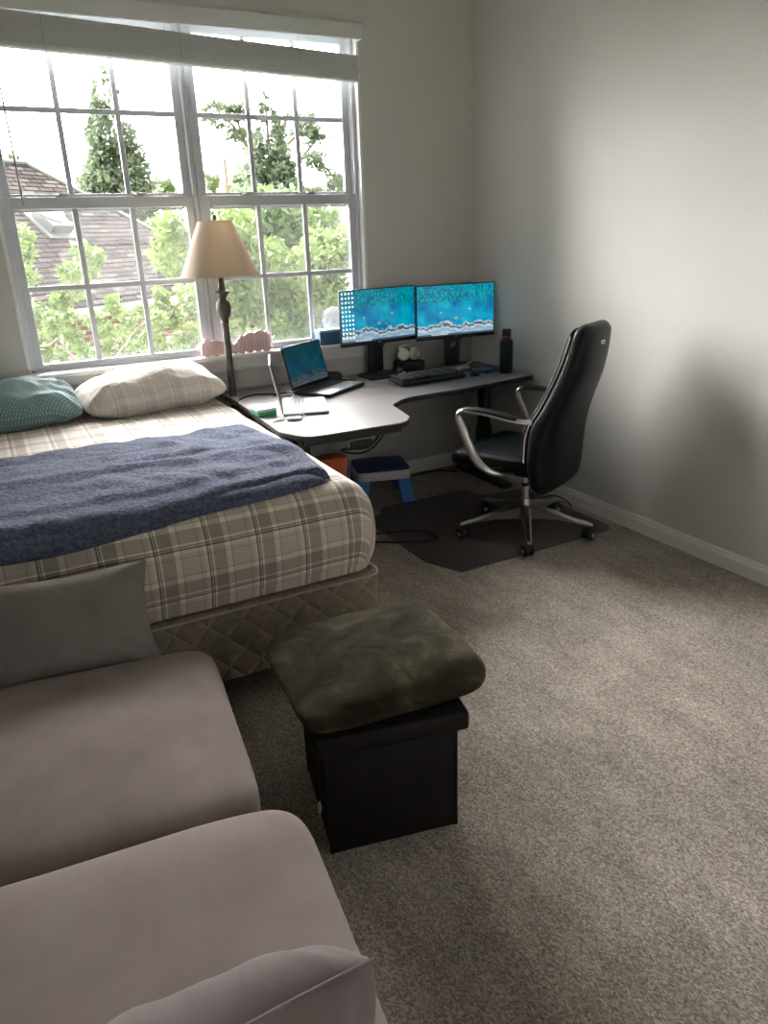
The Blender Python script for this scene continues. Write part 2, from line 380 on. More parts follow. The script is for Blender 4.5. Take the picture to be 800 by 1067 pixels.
# jamb lining, stool (inner sill) and apron
b=MB(); JD=.13
b.box((OX1-.009,YB+JD/2,(OZ0+OZ1)/2),(.018,JD,OZ1-OZ0),.002); b.box((OX0+.009,YB+JD/2,(OZ0+OZ1)/2),(.018,JD,OZ1-OZ0),.002)
b.box(((OX0+OX1)/2,YB+JD/2,OZ1-.009),(OX1-OX0,JD,.018),.002)
struct(b,'trim_1','trim','white lining of the window opening')
b=MB().box(((.115+2.195)/2,YB-.0,.919),(2.08,.125,.024),.006,3)
struct(b,'trim_2','trim','white window sill with rounded nose')
b=MB().box(((.14+2.17)/2,YB-.009,.88),(2.03,.018,.054),.003); b.box(((.14+2.17)/2,YB-.006,.845),(2.03,.012,.02),.004)
struct(b,'trim_3','trim','white moulded apron under the window sill')

# windows: two double-hung units side by side
def win(name,gx0,gx1,label,fx0,fx1):
    w=thing(name,label,None,((gx0+gx1)/2,YB+.07,OZ0),0,None,'structure'); ox=(gx0+gx1)/2; oy=YB+.07; oz=OZ0
    T=Matrix.Translation((-ox,-oy,-oz))
    b=MB(); y=YB+.085; d=.09
    b.box(((fx0+gx0-.04)/2,y,(.93+2.61)/2),(gx0-.04-fx0,d,1.68),.003,T=T); b.box(((fx1+gx1+.04)/2,y,(.93+2.61)/2),(fx1-gx1-.04,d,1.68),.003,T=T)
    b.box(((fx0+fx1)/2,y,.936),(fx1-fx0,d,.02),.003,T=T); b.box(((fx0+fx1)/2,y,2.60),(fx1-fx0,d,.02),.003,T=T)
    for x in (gx0-.043,gx1+.043): b.box((x,y-.022,1.78),(.006,.006,1.64),T=T)     # track ribs
    b.build('frame','vinyl',w,smooth=False)
    def sash(nm,y,z0,z1,bot,top,st=.042):
        b=MB(); dd=.03
        b.box((gx0-st/2,y,(z0-bot+z1+top)/2),(st,dd,z1+top-z0+bot),.004,T=T); b.box((gx1+st/2,y,(z0-bot+z1+top)/2),(st,dd,z1+top-z0+bot),.004,T=T)
        b.box(((gx0+gx1)/2,y,z0-bot/2),(gx1-gx0+.002,dd-.001,bot),.003,T=T); b.box(((gx0+gx1)/2,y,z1+top/2),(gx1-gx0+.002,dd-.001,top),.003,T=T)
        s=b.build(nm,'vinyl',w,smooth=False)
        pw=(gx1-gx0)/3; mb=MB()
        for k in (1,2): mb.box((gx0+pw*k,y,(z0+z1)/2),(.027,.016,z1-z0),.003,T=T)
        mb.box(((gx0+gx1)/2,y,(z0+z1)/2),(gx1-gx0,.015,.026),.003,T=T)
        mb.build('muntin_grid','vinyl',s,smooth=False)
        MB().box(((gx0+gx1)/2,y+.009,(z0+z1)/2),(gx1-gx0+.01,.003,z1-z0+.01),T=T).build('glass_pane','glass',s,smooth=False)
        return s
    lo=sash('lower_sash',YB+.07,.968,1.728,.03,.056)
    up=sash('upper_sash',YB+.105,1.80,2.56,.045,.04)
    b=MB()
    b.box(((gx0+gx1)/2,YB+.088,1.722),(gx1-gx0,.006,.012),T=T)
    b.build('sash_gasket','cord',lo,smooth=False)
    for k in (.27,.72):
        x=gx0+(gx1-gx0)*k; b=MB(); b.box((x,YB+.072,1.789),(.055,.022,.010),.004,T=T); b.cyl((x,YB+.072,1.79),(x,YB+.072,1.80),.011,T=T); b.box((x+.018,YB+.068,1.799),(.035,.009,.006),.002,T=T)
        b.build('sash_lock',M['cord'],lo)
    for x in (gx0+.012,gx1-.012):
        b=MB()
        for (cx,cz,sx,sz) in ((0,.012,.022,.002),(0,-.012,.022,.002),(-.011,0,.002,.024),(.011,0,.002,.024)): b.box((x+cx,YB+.056,1.715+cz),(sx,.003,sz),T=T)
        b.build('tilt_latch','cord',lo,smooth=False)
    MB().box(((gx0+gx1)/2,YB+.125,1.36),(gx1-gx0+.06,.001,.80),T=T).build('insect_screen','screen',w,smooth=False)
    return w
win('window_1',.243,1.098,'left double-hung window unit of the pair',.178,1.16)
win('window_2',1.226,2.07,'right double-hung window unit of the pair',1.164,2.132)

# ------------------------------------------------------------------ window blind, raised and hanging crooked
bl=thing('window_blind','white faux-wood window blind pulled up crooked above both window units','window blind',(1.13,4.25,2.60))
T=Matrix.Translation((-1.13,-4.25,-2.60))
b=MB(); b.box((1.13,4.228,2.593),(2.02,.014,.078),.005,3,T=T); b.box((1.13,4.238,2.624),(2.02,.02,.012),.004,T=T); b.box((.128,4.26,2.593),(.012,.07,.078),.003,T=T); b.box((2.132,4.26,2.593),(.012,.07,.078),.003,T=T)
b.build('valance','blind',bl)
MB().box((1.13,4.275,2.60),(1.95,.045,.045),.004,T=T).build('head_rail','blind',bl)
b=MB(); nS=22
def zb(x): t=(x-.15)/(2.11-.15); return 2.436+(2.372-2.436)*t
def zt(x): t=(x-.15)/(2.11-.15); return 2.562+(2.478-2.562)*t
for i in range(nS):
    k=i/(nS-1); za=zb(.15)*(1-k)+zt(.15)*k; zc=zb(2.11)*(1-k)+zt(2.11)*k
    jy=rnd.uniform(-.003,.003); jx=rnd.uniform(-.004,.004)
    ang=-math.atan2(zc-za,1.96)
    b.box((1.13+jx,4.262+jy,(za+zc)/2),(1.965,.05,.0042),.001,1,rot=(0,ang,0),T=T)
b.build('slat_stack','blind',bl,smooth=False)
ang=-math.atan2(2.36-2.424,1.96)
MB().box((1.13,4.262,2.394),(1.97,.052,.02),.005,2,rot=(0,ang,0),T=T).build('bottom_rail','blind',bl)
b=MB(); b.tube([(.275,4.215,2.56),(.278,4.212,2.2),(.283,4.21,1.74)],.0045,8,T=T); b.tube([(.275,4.225,2.60),(.275,4.213,2.57),(.275,4.213,2.55)],.002,6,T=T); b.build('tilt_wand','cord',bl)
b=MB()
for x in (.5,1.13,1.76): MB().tube([(x,4.232,2.56),(x,4.233,2.40)],.0012,6,T=T).build('ladder_string','cord',bl)
b.tube([(2.112,4.238,2.56),(2.116,4.236,2.48),(2.110,4.236,2.44),(2.118,4.236,2.39)],.002,6,T=T)
b.build('lift_cord','cord',bl)

# ------------------------------------------------------------------ bed
BX0,BX1,BY0,BY1=-.42,1.122,2.235,4.27; MZ0,MZ1=.395,.733
bed=thing('bed','bed by the window with tan and grey plaid fitted sheet on quilted box spring','bed',((BX0+BX1)/2,(BY0+BY1)/2,0))
BC=Vector(((BX0+BX1)/2,(BY0+BY1)/2,0)); HA=(BX1-BX0)/2; HB=(BY1-BY0)/2
RR=.10
def drape(s,t,off=0.0,maxd=MZ1-MZ0-.01):
    """point on the mattress (local xy from its centre) for unrolled coords s,t; off lifts along the normal"""
    ia,ib=HA-RR,HB-RR
    qx=max(-ia,min(ia,s));qy=max(-ib,min(ib,t)); dx,dy=s-qx,t-qy; d=math.hypot(dx,dy)
    crown=.012*(1-(qx/ia)**2)*(1-(qy/ib)**2)
    if d<1e-9: return Vector((s,t,MZ1+crown+off))
    ux,uy=dx/d,dy/d; th=d/RR
    if th<PI/2:
        h=RR*math.sin(th);dn=RR*(1-math.cos(th)); nx=math.sin(th);nz=math.cos(th)
    else:
        h=RR;dn=RR+(d-RR*PI/2);nx=1;nz=0
    dn=min(dn,maxd)
    k=max(0,min(1,(dn-.06)/.25)); h+=.020*math.sin(PI*k)**.8-.012*max(0,(dn-.27)/.06)
    return Vector((qx+ux*(h+nx*off),qy+uy*(h+nx*off),MZ1+crown*(1-min(1,th))-dn+nz*off))
def sheetmesh():
    S=HA+.31;Tt=HB+.31;ns,nt=150,190;vs=[];fs=[];uv=[]
    for j in range(nt+1):
        for i in range(ns+1):
            s=-S+2*S*i/ns;t=-Tt+2*Tt*j/nt; p=drape(s,t)
            n1=noise.noise(Vector((s*2.1,t*5.5,3)))*.006+noise.noise(Vector((s*6,t*11,9)))*.0025
            fr=max(0,-(t+HB-.1))
            n1+=min(1,fr*4)*(noise.noise(Vector((s*9+t*2,t*1.5,1)))*.007)
            edge=max(abs(s)-HA+RR,abs(t)-HB+RR)
            if edge<0: p.z+=n1
            else:
                v=Vector((p.x/HA if abs(s)>HA-RR else 0,p.y/HB if abs(t)>HB-RR else 0,.4))
                if v.length>0: p+=v.normalized()*n1*1.0
            vs.append(p)
    for j in range(nt):
        for i in range(ns):
            a=j*(ns+1)+i; fs.append([a,a+1,a+ns+2,a+ns+1])
            q=lambda I,J:((-S+2*S*I/ns)+2,(-Tt+2*Tt*J/nt)+2.06)
            uv.append([q(i,j),q(i+1,j),q(i+1,j+1),q(i,j+1)])
    return MB().add(vs,fs,Matrix.Identity(4),uv)
sheetmesh().build('fitted_sheet','sheet',bed,angle=80)['label']='tan, grey and cream plaid fitted sheet'
# closed mattress body under the sheet
MB().box((0,0,(MZ0+MZ1)/2-.01),(2*HA-.06,2*HB-.06,MZ1-MZ0-.03),.09,5).build('mattress','stool_white',bed)
# box spring with uv'd quilted sides
b=MB(); hx,hy=HA-.002,HB-.0; r=.05; prof=[(0,.125),(.0,.135),(.0,.375),(-.012,.392),(-.04,.395)]
outline=rounded_poly([(-hx,-hy),(hx,-hy),(hx,hy),(-hx,hy)],r,6)
n=len(outline); vs=[];arc=[0]
for i in range(n): arc.append(arc[-1]+(Vector(outline[(i+1)%n])-Vector(outline[i])).length)
for off,z in prof:
    for x,y in outline:
        L=math.hypot(x,y); vs.append((x+off*(1 if x>0 else -1),y+off*(1 if y>0 else -1),z))
fs=[];uv=[]
for j in range(len(prof)-1):
    for i in range(n):
        k=(i+1)%n; fs.append([j*n+i,j*n+k,(j+1)*n+k,(j+1)*n+i]); uv.append([(arc[i],prof[j][1]),(arc[i+1],prof[j][1]),(arc[i+1],prof[j+1][1]),(arc[i],prof[j+1][1])])
fs.append([(len(prof)-1)*n+i for i in range(n)]); uv.append([(vs[(len(prof)-1)*n+i][0],vs[(len(prof)-1)*n+i][1]) for i in range(n)])
fs.append(list(range(n))[::-1]); uv.append([(vs[i][0],vs[i][1]) for i in range(n)][::-1])
b.add(vs,fs,None,uv); b.build('box_spring','quilt',bed)['label']='tan quilted box spring with diamond stitching'
b=MB(); b.tube([(x*(1+.004/HA),y*(1+.004/HB),.384) for x,y in outline]+[(outline[0][0],outline[0][1],.384)],.005,6)
b.build('box_spring_piping',mat('tan_piping',(.36,.32,.26),.7),bed)
b=MB()
for x in (-HA+.06,HA-.08):
    b.box((x,0,.11),(.03,2*HB-.2,.03))
for y in (-HB+.12,0,HB-.12): b.box((0,y,.11),(2*HA-.15,.03,.025))
b.build('metal_rail','darksteel',bed,smooth=False)
for x in (-HA+.10,HA-.12):
    for y in (-HB+.2,HB-.2): MB().cyl((x,y,0),(x,y,.10),.018,r=.003).build('leg','darksteel',bed)

# throw blanket folded across the bed (lies on the mattress surface)
def smooth01(t):
    t=max(0,min(1,t)); return t*t*(3-2*t)
def throw():
    ns,nt=170,90
    # borders in mattress coords, world-relative
    def wl(x,y): return (x-BC.x,y-BC.y)
    def edge_back(u):  # u: 0 left .. 1 right
        return (-.40+u*(.955+.40), 3.11+.025*math.sin(u*7)+.03*u)
    def edge_front(u):
        return (-.40+u*(1.0+.40), 2.268+.02*u+.13*max(0,u-.55)**1.2*1.4+.012*math.sin(u*9))
    top={};vs=[];fs=[]
    def P(u,w,lift):
        xb,yb=edge_back(u); xf,yf=edge_front(u); x=xb*(w)+xf*(1-w); y=yb*w+yf*(1-w)
        if u>.9: x+=.035*math.sin(PI*w)*(u-.9)*10
        s,t=wl(x,y); return drape(s,t,lift),x,y
    for j in range(nt+1):
        w=j/nt
        for i in range(ns+1):
            u=i/ns
            du=min(1,(1-u)*(ns)/9) ; dw=min(1,w*nt/5.0,(1-w)*nt/6)
            e=math.sqrt(max(0,1-(1-du)**2))*math.sqrt(max(0,1-(1-dw)**2))
            _,x,y=P(u,w,0)
            wr=noise.noise(Vector((x*2.2+3,y*4.2,0)))*.014+abs(noise.noise(Vector((x*4.5-y*3,y*9+x*3,5))))*.016+noise.noise(Vector((x*17,y*17,2)))*.003
            # long soft ridges running to the right corner
            wr+=.016*math.exp(-((y-2.62-.12*(1-u))/.05)**2)*(.4+.6*u)+.012*math.exp(-((y-2.95+.25*u)/.06)**2)*u
            wr+=.013*math.exp(-((x-.80+.35*(y-2.9))/.045)**2)*smooth01((y-2.55)/.3)+.010*math.exp(-((x-.62+.5*(y-2.8))/.05)**2)*smooth01((y-2.6)/.2)
            lay=.048+.010*min(1,max(0,(w-.12)*20))
            vs.append(P(u,w,.004+e*(lay+wr))[0])
    def vi(i,j): return j*(ns+1)+i
    for j in range(nt):
        for i in range(ns): fs.append([vi(i,j),vi(i+1,j),vi(i+1,j+1),vi(i,j+1)])
    b=MB().add(vs,fs); 
    return b
tb=thing('throw_blanket','navy blue fuzzy throw blanket folded across the plaid bed','blanket',(BC.x,BC.y,0))
throw().build('upper_layer','throw',tb,angle=80)
# lower folded layer peeping out along the front
def lower():
    ns,nt=120,14;vs=[];fs=[]
    for j in range(nt+1):
        a=j/nt
        for i in range(ns+1):
            u=i/ns; x=-.40+u*(1.37); y0=2.243+.02*u+.13*max(0,u-.55)**1.2*1.4+.010*math.sin(u*11+1)
            y=y0+a*.13; e=math.sqrt(max(0,1-(1-min(1,a*3.2))**2))*math.sqrt(max(0,1-(1-min(1,(1-u)*12))**2))
            e*=1-.9*max(0,(a-.8)/.2)
            vs.append(drape(x-BC.x,y-BC.y,.003+e*(.034+.006*noise.noise(Vector((x*6,y*6,0))))))
    for j in range(nt):
        for i in range(ns): k=j*(ns+1)+i; fs.append([k,k+1,k+ns+2,k+ns+1])
    return MB().add(vs,fs)
lower().build('lower_layer','throw',tb,angle=80)

# pillows -----------------------------------------------------------
def pillow(w,d,h,seed=0,pinch=.06,exp=2.4,wr=.006,n=56,flat=.35,cr=.05):
    vs=[];fs=[];uv=[]
    def outline(u,v):  # u,v in -1..1
        e=1-pinch*((1-u*u)*abs(v)**3); f=1-pinch*((1-v*v)*abs(u)**3)
        c=1-cr*(u*v)**4
        return u*w/2*f*c, v*d/2*e*c
    for side in (1,-1):
        for j in range(n+1):
            for i in range(n+1):
                u=-math.cos(PI*i/n);v=-math.cos(PI*j/n)
                x,y=outline(u,v)
                prof=((1-abs(u)**exp)*(1-abs(v)**exp)); prof=max(0,prof)**.55
                z=side*h/2*prof*(1 if side>0 else flat+.0)
                rim=min(1,prof*3)
                q=Vector((x*7+seed,y*7,side*3+seed))
                z+=side*rim*(noise.noise(q)*wr*1.6+noise.noise(q*2.6)*wr*.7)
                # seam gathers
                z+=side*rim*(1-prof)*noise.noise(Vector((math.atan2(y,x)*9,seed,side)))*wr*1.6
                vs.append((x,y,z))
    N=(n+1)**2
    for s in (0,1):
        for j in range(n):
            for i in range(n):
                a=s*N+j*(n+1)+i; f=[a,a+1,a+n+2,a+n+1]
                if s: f=f[::-1]
                fs.append(f); uv.append([(vs[k][0]+1+s*.3,vs[k][1]+1) for k in f])
    b=MB().add(vs,fs,None,uv)
    return b
def weld(o,dist=.0006):
    b=bmesh.new(); b.from_mesh(o.data); bmesh.ops.remove_doubles(b,verts=b.verts,dist=dist); bmesh.ops.recalc_face_normals(b,faces=b.faces); b.to_mesh(b_me:=o.data); b.free()
    for p in b_me.polygons: p.use_smooth=True
    return o
def place(o,loc,rot): o.location=loc; o.rotation_euler=rot; return o
def seam(w,d,pinch,r,m,parent,n=40,cr=.05):
    pts=[]
    def o(u,v):
        e=1-pinch*((1-u*u)*abs(v)**3); f=1-pinch*((1-v*v)*abs(u)**3); c=1-cr*(u*v)**4; return (u*w/2*f*c,v*d/2*e*c,0)
    c=[-math.cos(PI*i/n) for i in range(n+1)]
    pts=[o(u,-1) for u in c]+[o(1,v) for v in c[1:]]+[o(-u,1) for u in c[1:]]+[o(-1,-v) for v in c[1:]]
    return MB().tube(pts,r,6).build('seam_piping',m,parent)

def pillow_thing(name,label,w,d,h,m,loc,rot,group=None,flat=.35,seed=0,pinch=.06,wr=.006,piping=None,exp=2.4,cr=.05):
    t=thing(name,label,'pillow' if 'pillow' in name and 'throw' not in name else 'cushion',loc,0,'pillows on the bed' if name=='bed_pillow' else 'loose cushions on the sofa'); t.rotation_euler=rot
    o=weld(pillow(w,d,h,seed,pinch,exp,wr,flat=flat,cr=cr).build('cover',m,t))
    if piping: seam(w,d,pinch,piping,M[m] if isinstance(m,str) else m,t,cr=cr)
    return t
pillow_thing('bed_pillow','cream plaid bed pillow at the head of the bed beside the floor lamp',.76,.41,.27,'plaid_pillow',(.72,4.05,.815),(math.radians(9),math.radians(-2),math.radians(8)),seed=1,wr=.012,flat=.6,pinch=.03,cr=.13)
pillow_thing('bed_pillow','teal green dotted bed pillow at the left edge of the photo',.74,.40,.28,'teal',(-.005,4.03,.815),(math.radians(12),0,math.radians(3)),seed=5,wr=.018,flat=.6,pinch=.03,cr=.11)

# ------------------------------------------------------------------ sofa
sofa=thing('sofa','mauve grey microfibre sofa in the near left corner with two seat cushions','sofa',(-.196,1.294,0),math.radians(-6.5))
T=Matrix.Translation((.2,-1.23,0))
def seatcush(x0,x1,y0,y1,z0,z1,seed):
    n=46;vs=[];fs=[]
    w,d,h=x1-x0,y1-y0,z1-z0
    # superellipsoid-like cushion, crowned
    nu,nv=96,40
    for j in range(nv+1):
        ph=-PI/2+PI*j/nv
        for i in range(nu):
            th=2*PI*i/nu
            def se(c,e): return math.copysign(abs(c)**e,c)
            cx=se(math.cos(ph),.28);cz=se(math.sin(ph),.42)
            x=cx*se(math.cos(th),.20)*w/2;y=cx*se(math.sin(th),.20)*d/2
            z=cz*h/2
            if z>0: z+=.018*(1-(2*x/w)**2)*(1-(2*y/d)**2)
            q=Vector((x*4+seed,y*4,z*4)); k=noise.noise(q)*.006
            vs.append((x+(x0+x1)/2+k*(x/w),y+(y0+y1)/2+k*(y/d)*2,z+(z0+z1)/2+k))
    for j in range(nv):
        for i in range(nu): fs.append([j*nu+i,j*nu+(i+1)%nu,(j+1)*nu+(i+1)%nu,(j+1)*nu+i])
    return MB().add(vs,fs,T)
for (y0,y1,x1,z1,sd) in ((1.245,1.985,.335,.452,2.0),(.50,1.250,.405,.455,7.0)):
    o=weld(seatcush(-.60,x1,y0,y1,.27,z1,sd).build('seat_cushion','sofa',sofa,angle=80),.0004)
b=MB(); b.box((-.16,1.235,.165),(.94,1.46,.20),.03,4,T=T); b.build('base','sofa',sofa)
b=MB(); b.box((-.74,1.235,.43),(.26,1.50,.72),.09,5,T=T); b.build('backrest','sofa',sofa)
for x in (-.58,.24):
    for y in (.56,1.9): MB().cyl((x,y,0),(x,y,.07),.02,.028,T=T).build('leg','espresso',sofa)

pillow_thing('throw_cushion','dark warm grey cushion standing on the far end of the sofa against the bed',.53,.31,.15,'cushion_grey',(.03,2.085,.548),(math.radians(60),math.radians(0),math.radians(-7)),seed=3,pinch=.13,flat=.8,wr=.008,piping=.003)
pillow_thing('throw_cushion','mauve grey cushion propped on the near end of the sofa',.50,.40,.20,'mauve_cushion',(.012,.642,.590),(math.radians(113),math.radians(2),math.radians(3)),seed=8,pinch=.02,exp=4.0,flat=.9,cr=.05,wr=.008,piping=.003)

# ------------------------------------------------------------------ storage ottoman and its cushion
ot=thing('storage_ottoman','dark espresso leatherette cube ottoman with a lid at the foot of the bed','ottoman',(.765,1.60,0),math.radians(-12))
HW=.185
b=MB(); b.box((0,0,.165),(.355,.355,.33),.006,2); b.build('body','espresso',ot)
b=MB(); b.box((0,0,.357),(.41,.41,.056),.01,3); b.build('lid','espresso',ot)
for c_,s_ in [((sx*.179,0,.165),(.003,.004,.31)) for sx in (-1,1)]+[((0,sx*.179,.165),(.004,.003,.31)) for sx in (-1,1)]+[((sx*.1755,sy*.1755,.165),(.009,.009,.325)) for sx in (-1,1) for sy in (-1,1)]:
    MB().box(c_,s_,.001).build('fold_seam','espresso',ot)
MB().box((-.183,-.05,.05),(.006,.028,.022),.001,rot=(0,.25,0)).build('care_tag','white_plastic',ot)['label']='small white care tag'

oc=thing('seat_cushion','olive green plush square cushion lying on the dark ottoman','cushion',(.792,1.658,.386),math.radians(-5))
def plush():
    vs=[];fs=[];nu,nv=112,36;w,d,h=.53,.49,.105
    for j in range(nv+1):
        ph=-PI/2+PI*j/nv
        for i in range(nu):
            th=2*PI*i/nu; se=lambda c,e: math.copysign(abs(c)**e,c)
            cx=se(math.cos(ph),.42);cz=se(math.sin(ph),.75)
            x=cx*se(math.cos(th),.30)*w/2;y=cx*se(math.sin(th),.30)*d/2
            thick=.50+.50*max(0,min(1,(x/w+.5)*1.2)); 
            z=cz*h/2*(thick if cz>0 else .8)
            if cz>0: z+=.022*(1-(2*x/w)**2)*(1-(2*y/d)**2)
            rr=(2*x/w)**2+(2*y/d)**2
            # corner droop to the left and near side, beyond the lid
            z-=.016*max(0,-x/w-.34)*4+.006*max(0,-y/d-.35)*4
            k=noise.noise(Vector((x*5,y*9,4)))*.008+noise.noise(Vector((x*14,y*20,1)))*.003
            vs.append((x,y,z+h*.4+(k if cz>0 else 0)))
    for j in range(nv):
        for i in range(nu): fs.append([j*nu+i,j*nu+(i+1)%nu,(j+1)*nu+(i+1)%nu,(j+1)*nu+i])
    pip=[]
    j=nv//2-5
    for i in range(nu+1): p=Vector(vs[j*nu+i%nu]); pip.append((p.x*1.008,p.y*1.008,p.z))
    return MB().add(vs,fs),MB().tube(pip,.0045,6)
a,bp=plush(); weld(a.build('cushion_cover','plush',oc,angle=80),.0004); bp.build('piping','plush',oc)

# ------------------------------------------------------------------ desk
DZ=.725; DT=.028
desk=thing('corner_desk','grey laminate corner desk with dark edge and curved cut-in front','desk',(2.0,3.9,0)); T=Matrix.Translation((-2.0,-3.9,0))
poly=[(1.145,4.285),(1.145,3.95),(1.103,3.16),(1.17,2.995),(1.66,2.985),(1.735,3.08),(1.79,3.36),(1.93,3.475),(2.30,3.50),(2.88,3.585),(2.905,3.62),(2.905,4.285)]
rad=[0,0,.12,.10,.12,.07,.10,.22,.25,.10,.05,0]
pl=rounded_poly(poly,rad,7)
MB().prism(pl,DZ-DT+.003,DZ,.002,1,T=T).build('desktop','desk',desk,angle=30)
cx=sum(p[0] for p in poly)/len(poly)
def shrinkpoly(pl,d):
    out=[];n=len(pl)
    ar=sum(pl[i][0]*pl[(i+1)%n][1]-pl[(i+1)%n][0]*pl[i][1] for i in range(n)); sg=1 if ar>0 else -1
    for i in range(n):
        a=Vector(pl[i-1]);p=Vector(pl[i]);c=Vector(pl[(i+1)%n]); t=(c-a)
        if t.length<1e-9: out.append(tuple(p)); continue
        t.normalize(); nn=Vector((-t.y,t.x))*sg; out.append(tuple(p+nn*d))
    return out
MB().prism(shrinkpoly(pl,-.0015),DZ-DT,DZ-.004,.003,2,T=T).build('edge_band','deskedge',desk,angle=30)
for c_,s_ in (((2.35,3.95,DZ-DT-.022),(.9,.05,.04)),((1.33,3.6,DZ-DT-.022),(.05,1.0,.04)),((1.42,3.06,DZ-DT-.018),(.5,.03,.026))):
    MB().box(c_,s_,.003,T=T).build('frame_rail','darksteel',desk)
def column(x,y):
    b=MB(); b.box((x,y,.47),(.055,.075,.40),.006,3,T=T); b.box((x,y,.19),(.07,.09,.34),.006,3,T=T); b.build('leg','darksteel',desk)
    MB().box((x,y,.017),(.075,.55,.034),.01,3,T=T).build('foot','darksteel',desk)
column(2.765,3.93); column(1.30,3.93)
b=MB(); b.box((1.215,3.20,.44),(.07,.055,.46),.006,3,T=T); b.box((1.215,3.20,.12),(.085,.07,.2),.006,3,T=T); b.build('leg','darksteel',desk)
MB().box((1.235,3.20,.017),(.10,.075,.034),.01,3,T=T).build('foot','darksteel',desk)
MB().box((1.46,3.06,DZ-DT-.06),(.11,.02,.03),.003,T=T).build('height_control','black',desk)

# ------------------------------------------------------------------ monitors
def monitor(label,loc,rotz,scr,logo,first=True):
    t=thing('monitor',label,'monitor',loc,rotz,'monitors side by side on the desk')
    W,Hh=.545,.328; zc=.362
    b=MB(); b.box((0,0,zc),(W,.018,Hh),.004,2); b.box((0,.022,zc),(.40,.03,.24),.012,3); b.box((0,-.009,zc-Hh/2+.011),(W,.003,.022),.001)
    b.build('housing','black',t)
    sw,sh=W-.012,Hh-.03; z0=zc-Hh/2+.024
    vs=[(-sw/2,-.0095,z0),(sw/2,-.0095,z0),(sw/2,-.0095,z0+sh),(-sw/2,-.0095,z0+sh)]
    vb=[(x,-.006,z) for x,_,z in vs]
    MB().add(vs+vb,[[0,1,2,3],[4,7,6,5],[0,4,5,1],[1,5,6,2],[2,6,7,3],[3,7,4,0]],None,[[(0,0),(1,0),(1,1),(0,1)]]+[[(.5,.5)]*4]*5).build('screen',scr,t,smooth=False)
    b=MB(); b.box((0,-.0100,z0+.005),(sw,.0008,.009)); b.build('taskbar','taskbar',t,smooth=False)
    b=MB()
    for k in range(9): b.box((-sw/2+.10+k*.013,-.0108,z0+.005),(.006,.0008,.005))
    b.build('taskbar_icons','icon',t,smooth=False)
    MB().box((0,-.0112,zc-Hh/2+.010),(.022,.0012,.005),.001).build('maker_mark','alu',t)['label']='small silver mark on lower bezel'
    b=MB(); b.box((0,.045,.19),(.105,.028,.34),.01,3); b.box((0,.04,.34),(.09,.05,.09),.01,3); b.build('stand','black',t)
    MB().prism(rounded_poly([(-.14,-.115),(.14,-.115),(.12,.09),(-.12,.09)],.03,5),0,.014,.004,2).build('foot','black',t)
    if logo=='slashes':
        b=MB()
        for dx in (-.011,.007): b.box((dx,.030,.155),(.0035,.003,.038),rot=(0,.5,0))
        b.build('stand_emblem','alu',t)['label']='pair of thin silver slanted strokes on the stand'
    else:
        b=MB(); b.lathe([(.017,0),(.021,.0),(.021,.003),(.017,.003),(.017,0)],24,Matrix.Translation((0,.031,.14))@Matrix.Scale(1.5,4,(0,0,1))@Matrix.Rotation(PI/2,4,'X')); b.build('cable_ring','darksteel',t)
        b=MB()
        for i in range(4):
            for j in range(11):
                if (i==3 and j in (4,)): continue
                b.box((-sw/2+.012+i*.0235,-.0101,z0+sh-.014-j*.0255),(.0088+.003*((i*7+j*5)%3)/2,.0006,.0105+.002*((i+j)%2)))
        b.build('icon_grid','icon',t,smooth=False)['label']='four columns of white desktop icons'
    b=MB(); b.tube([(.06,.03,.22),(.075,.05,.19),(.05,.08,.12),(.02,.085,.03),(0,.10,.004)],.0035,8,smooth=2); b.build('cable','rubber',t)
    return t
monitor('left monitor with a teal sea picture and columns of white icons',(2.135,4.155,DZ+.0),math.radians(6),'scr','ring')
monitor('right monitor with a plain teal sea picture and no desktop icons',(2.622,4.045,DZ+.0),math.radians(-5.5),'scr2','slashes')

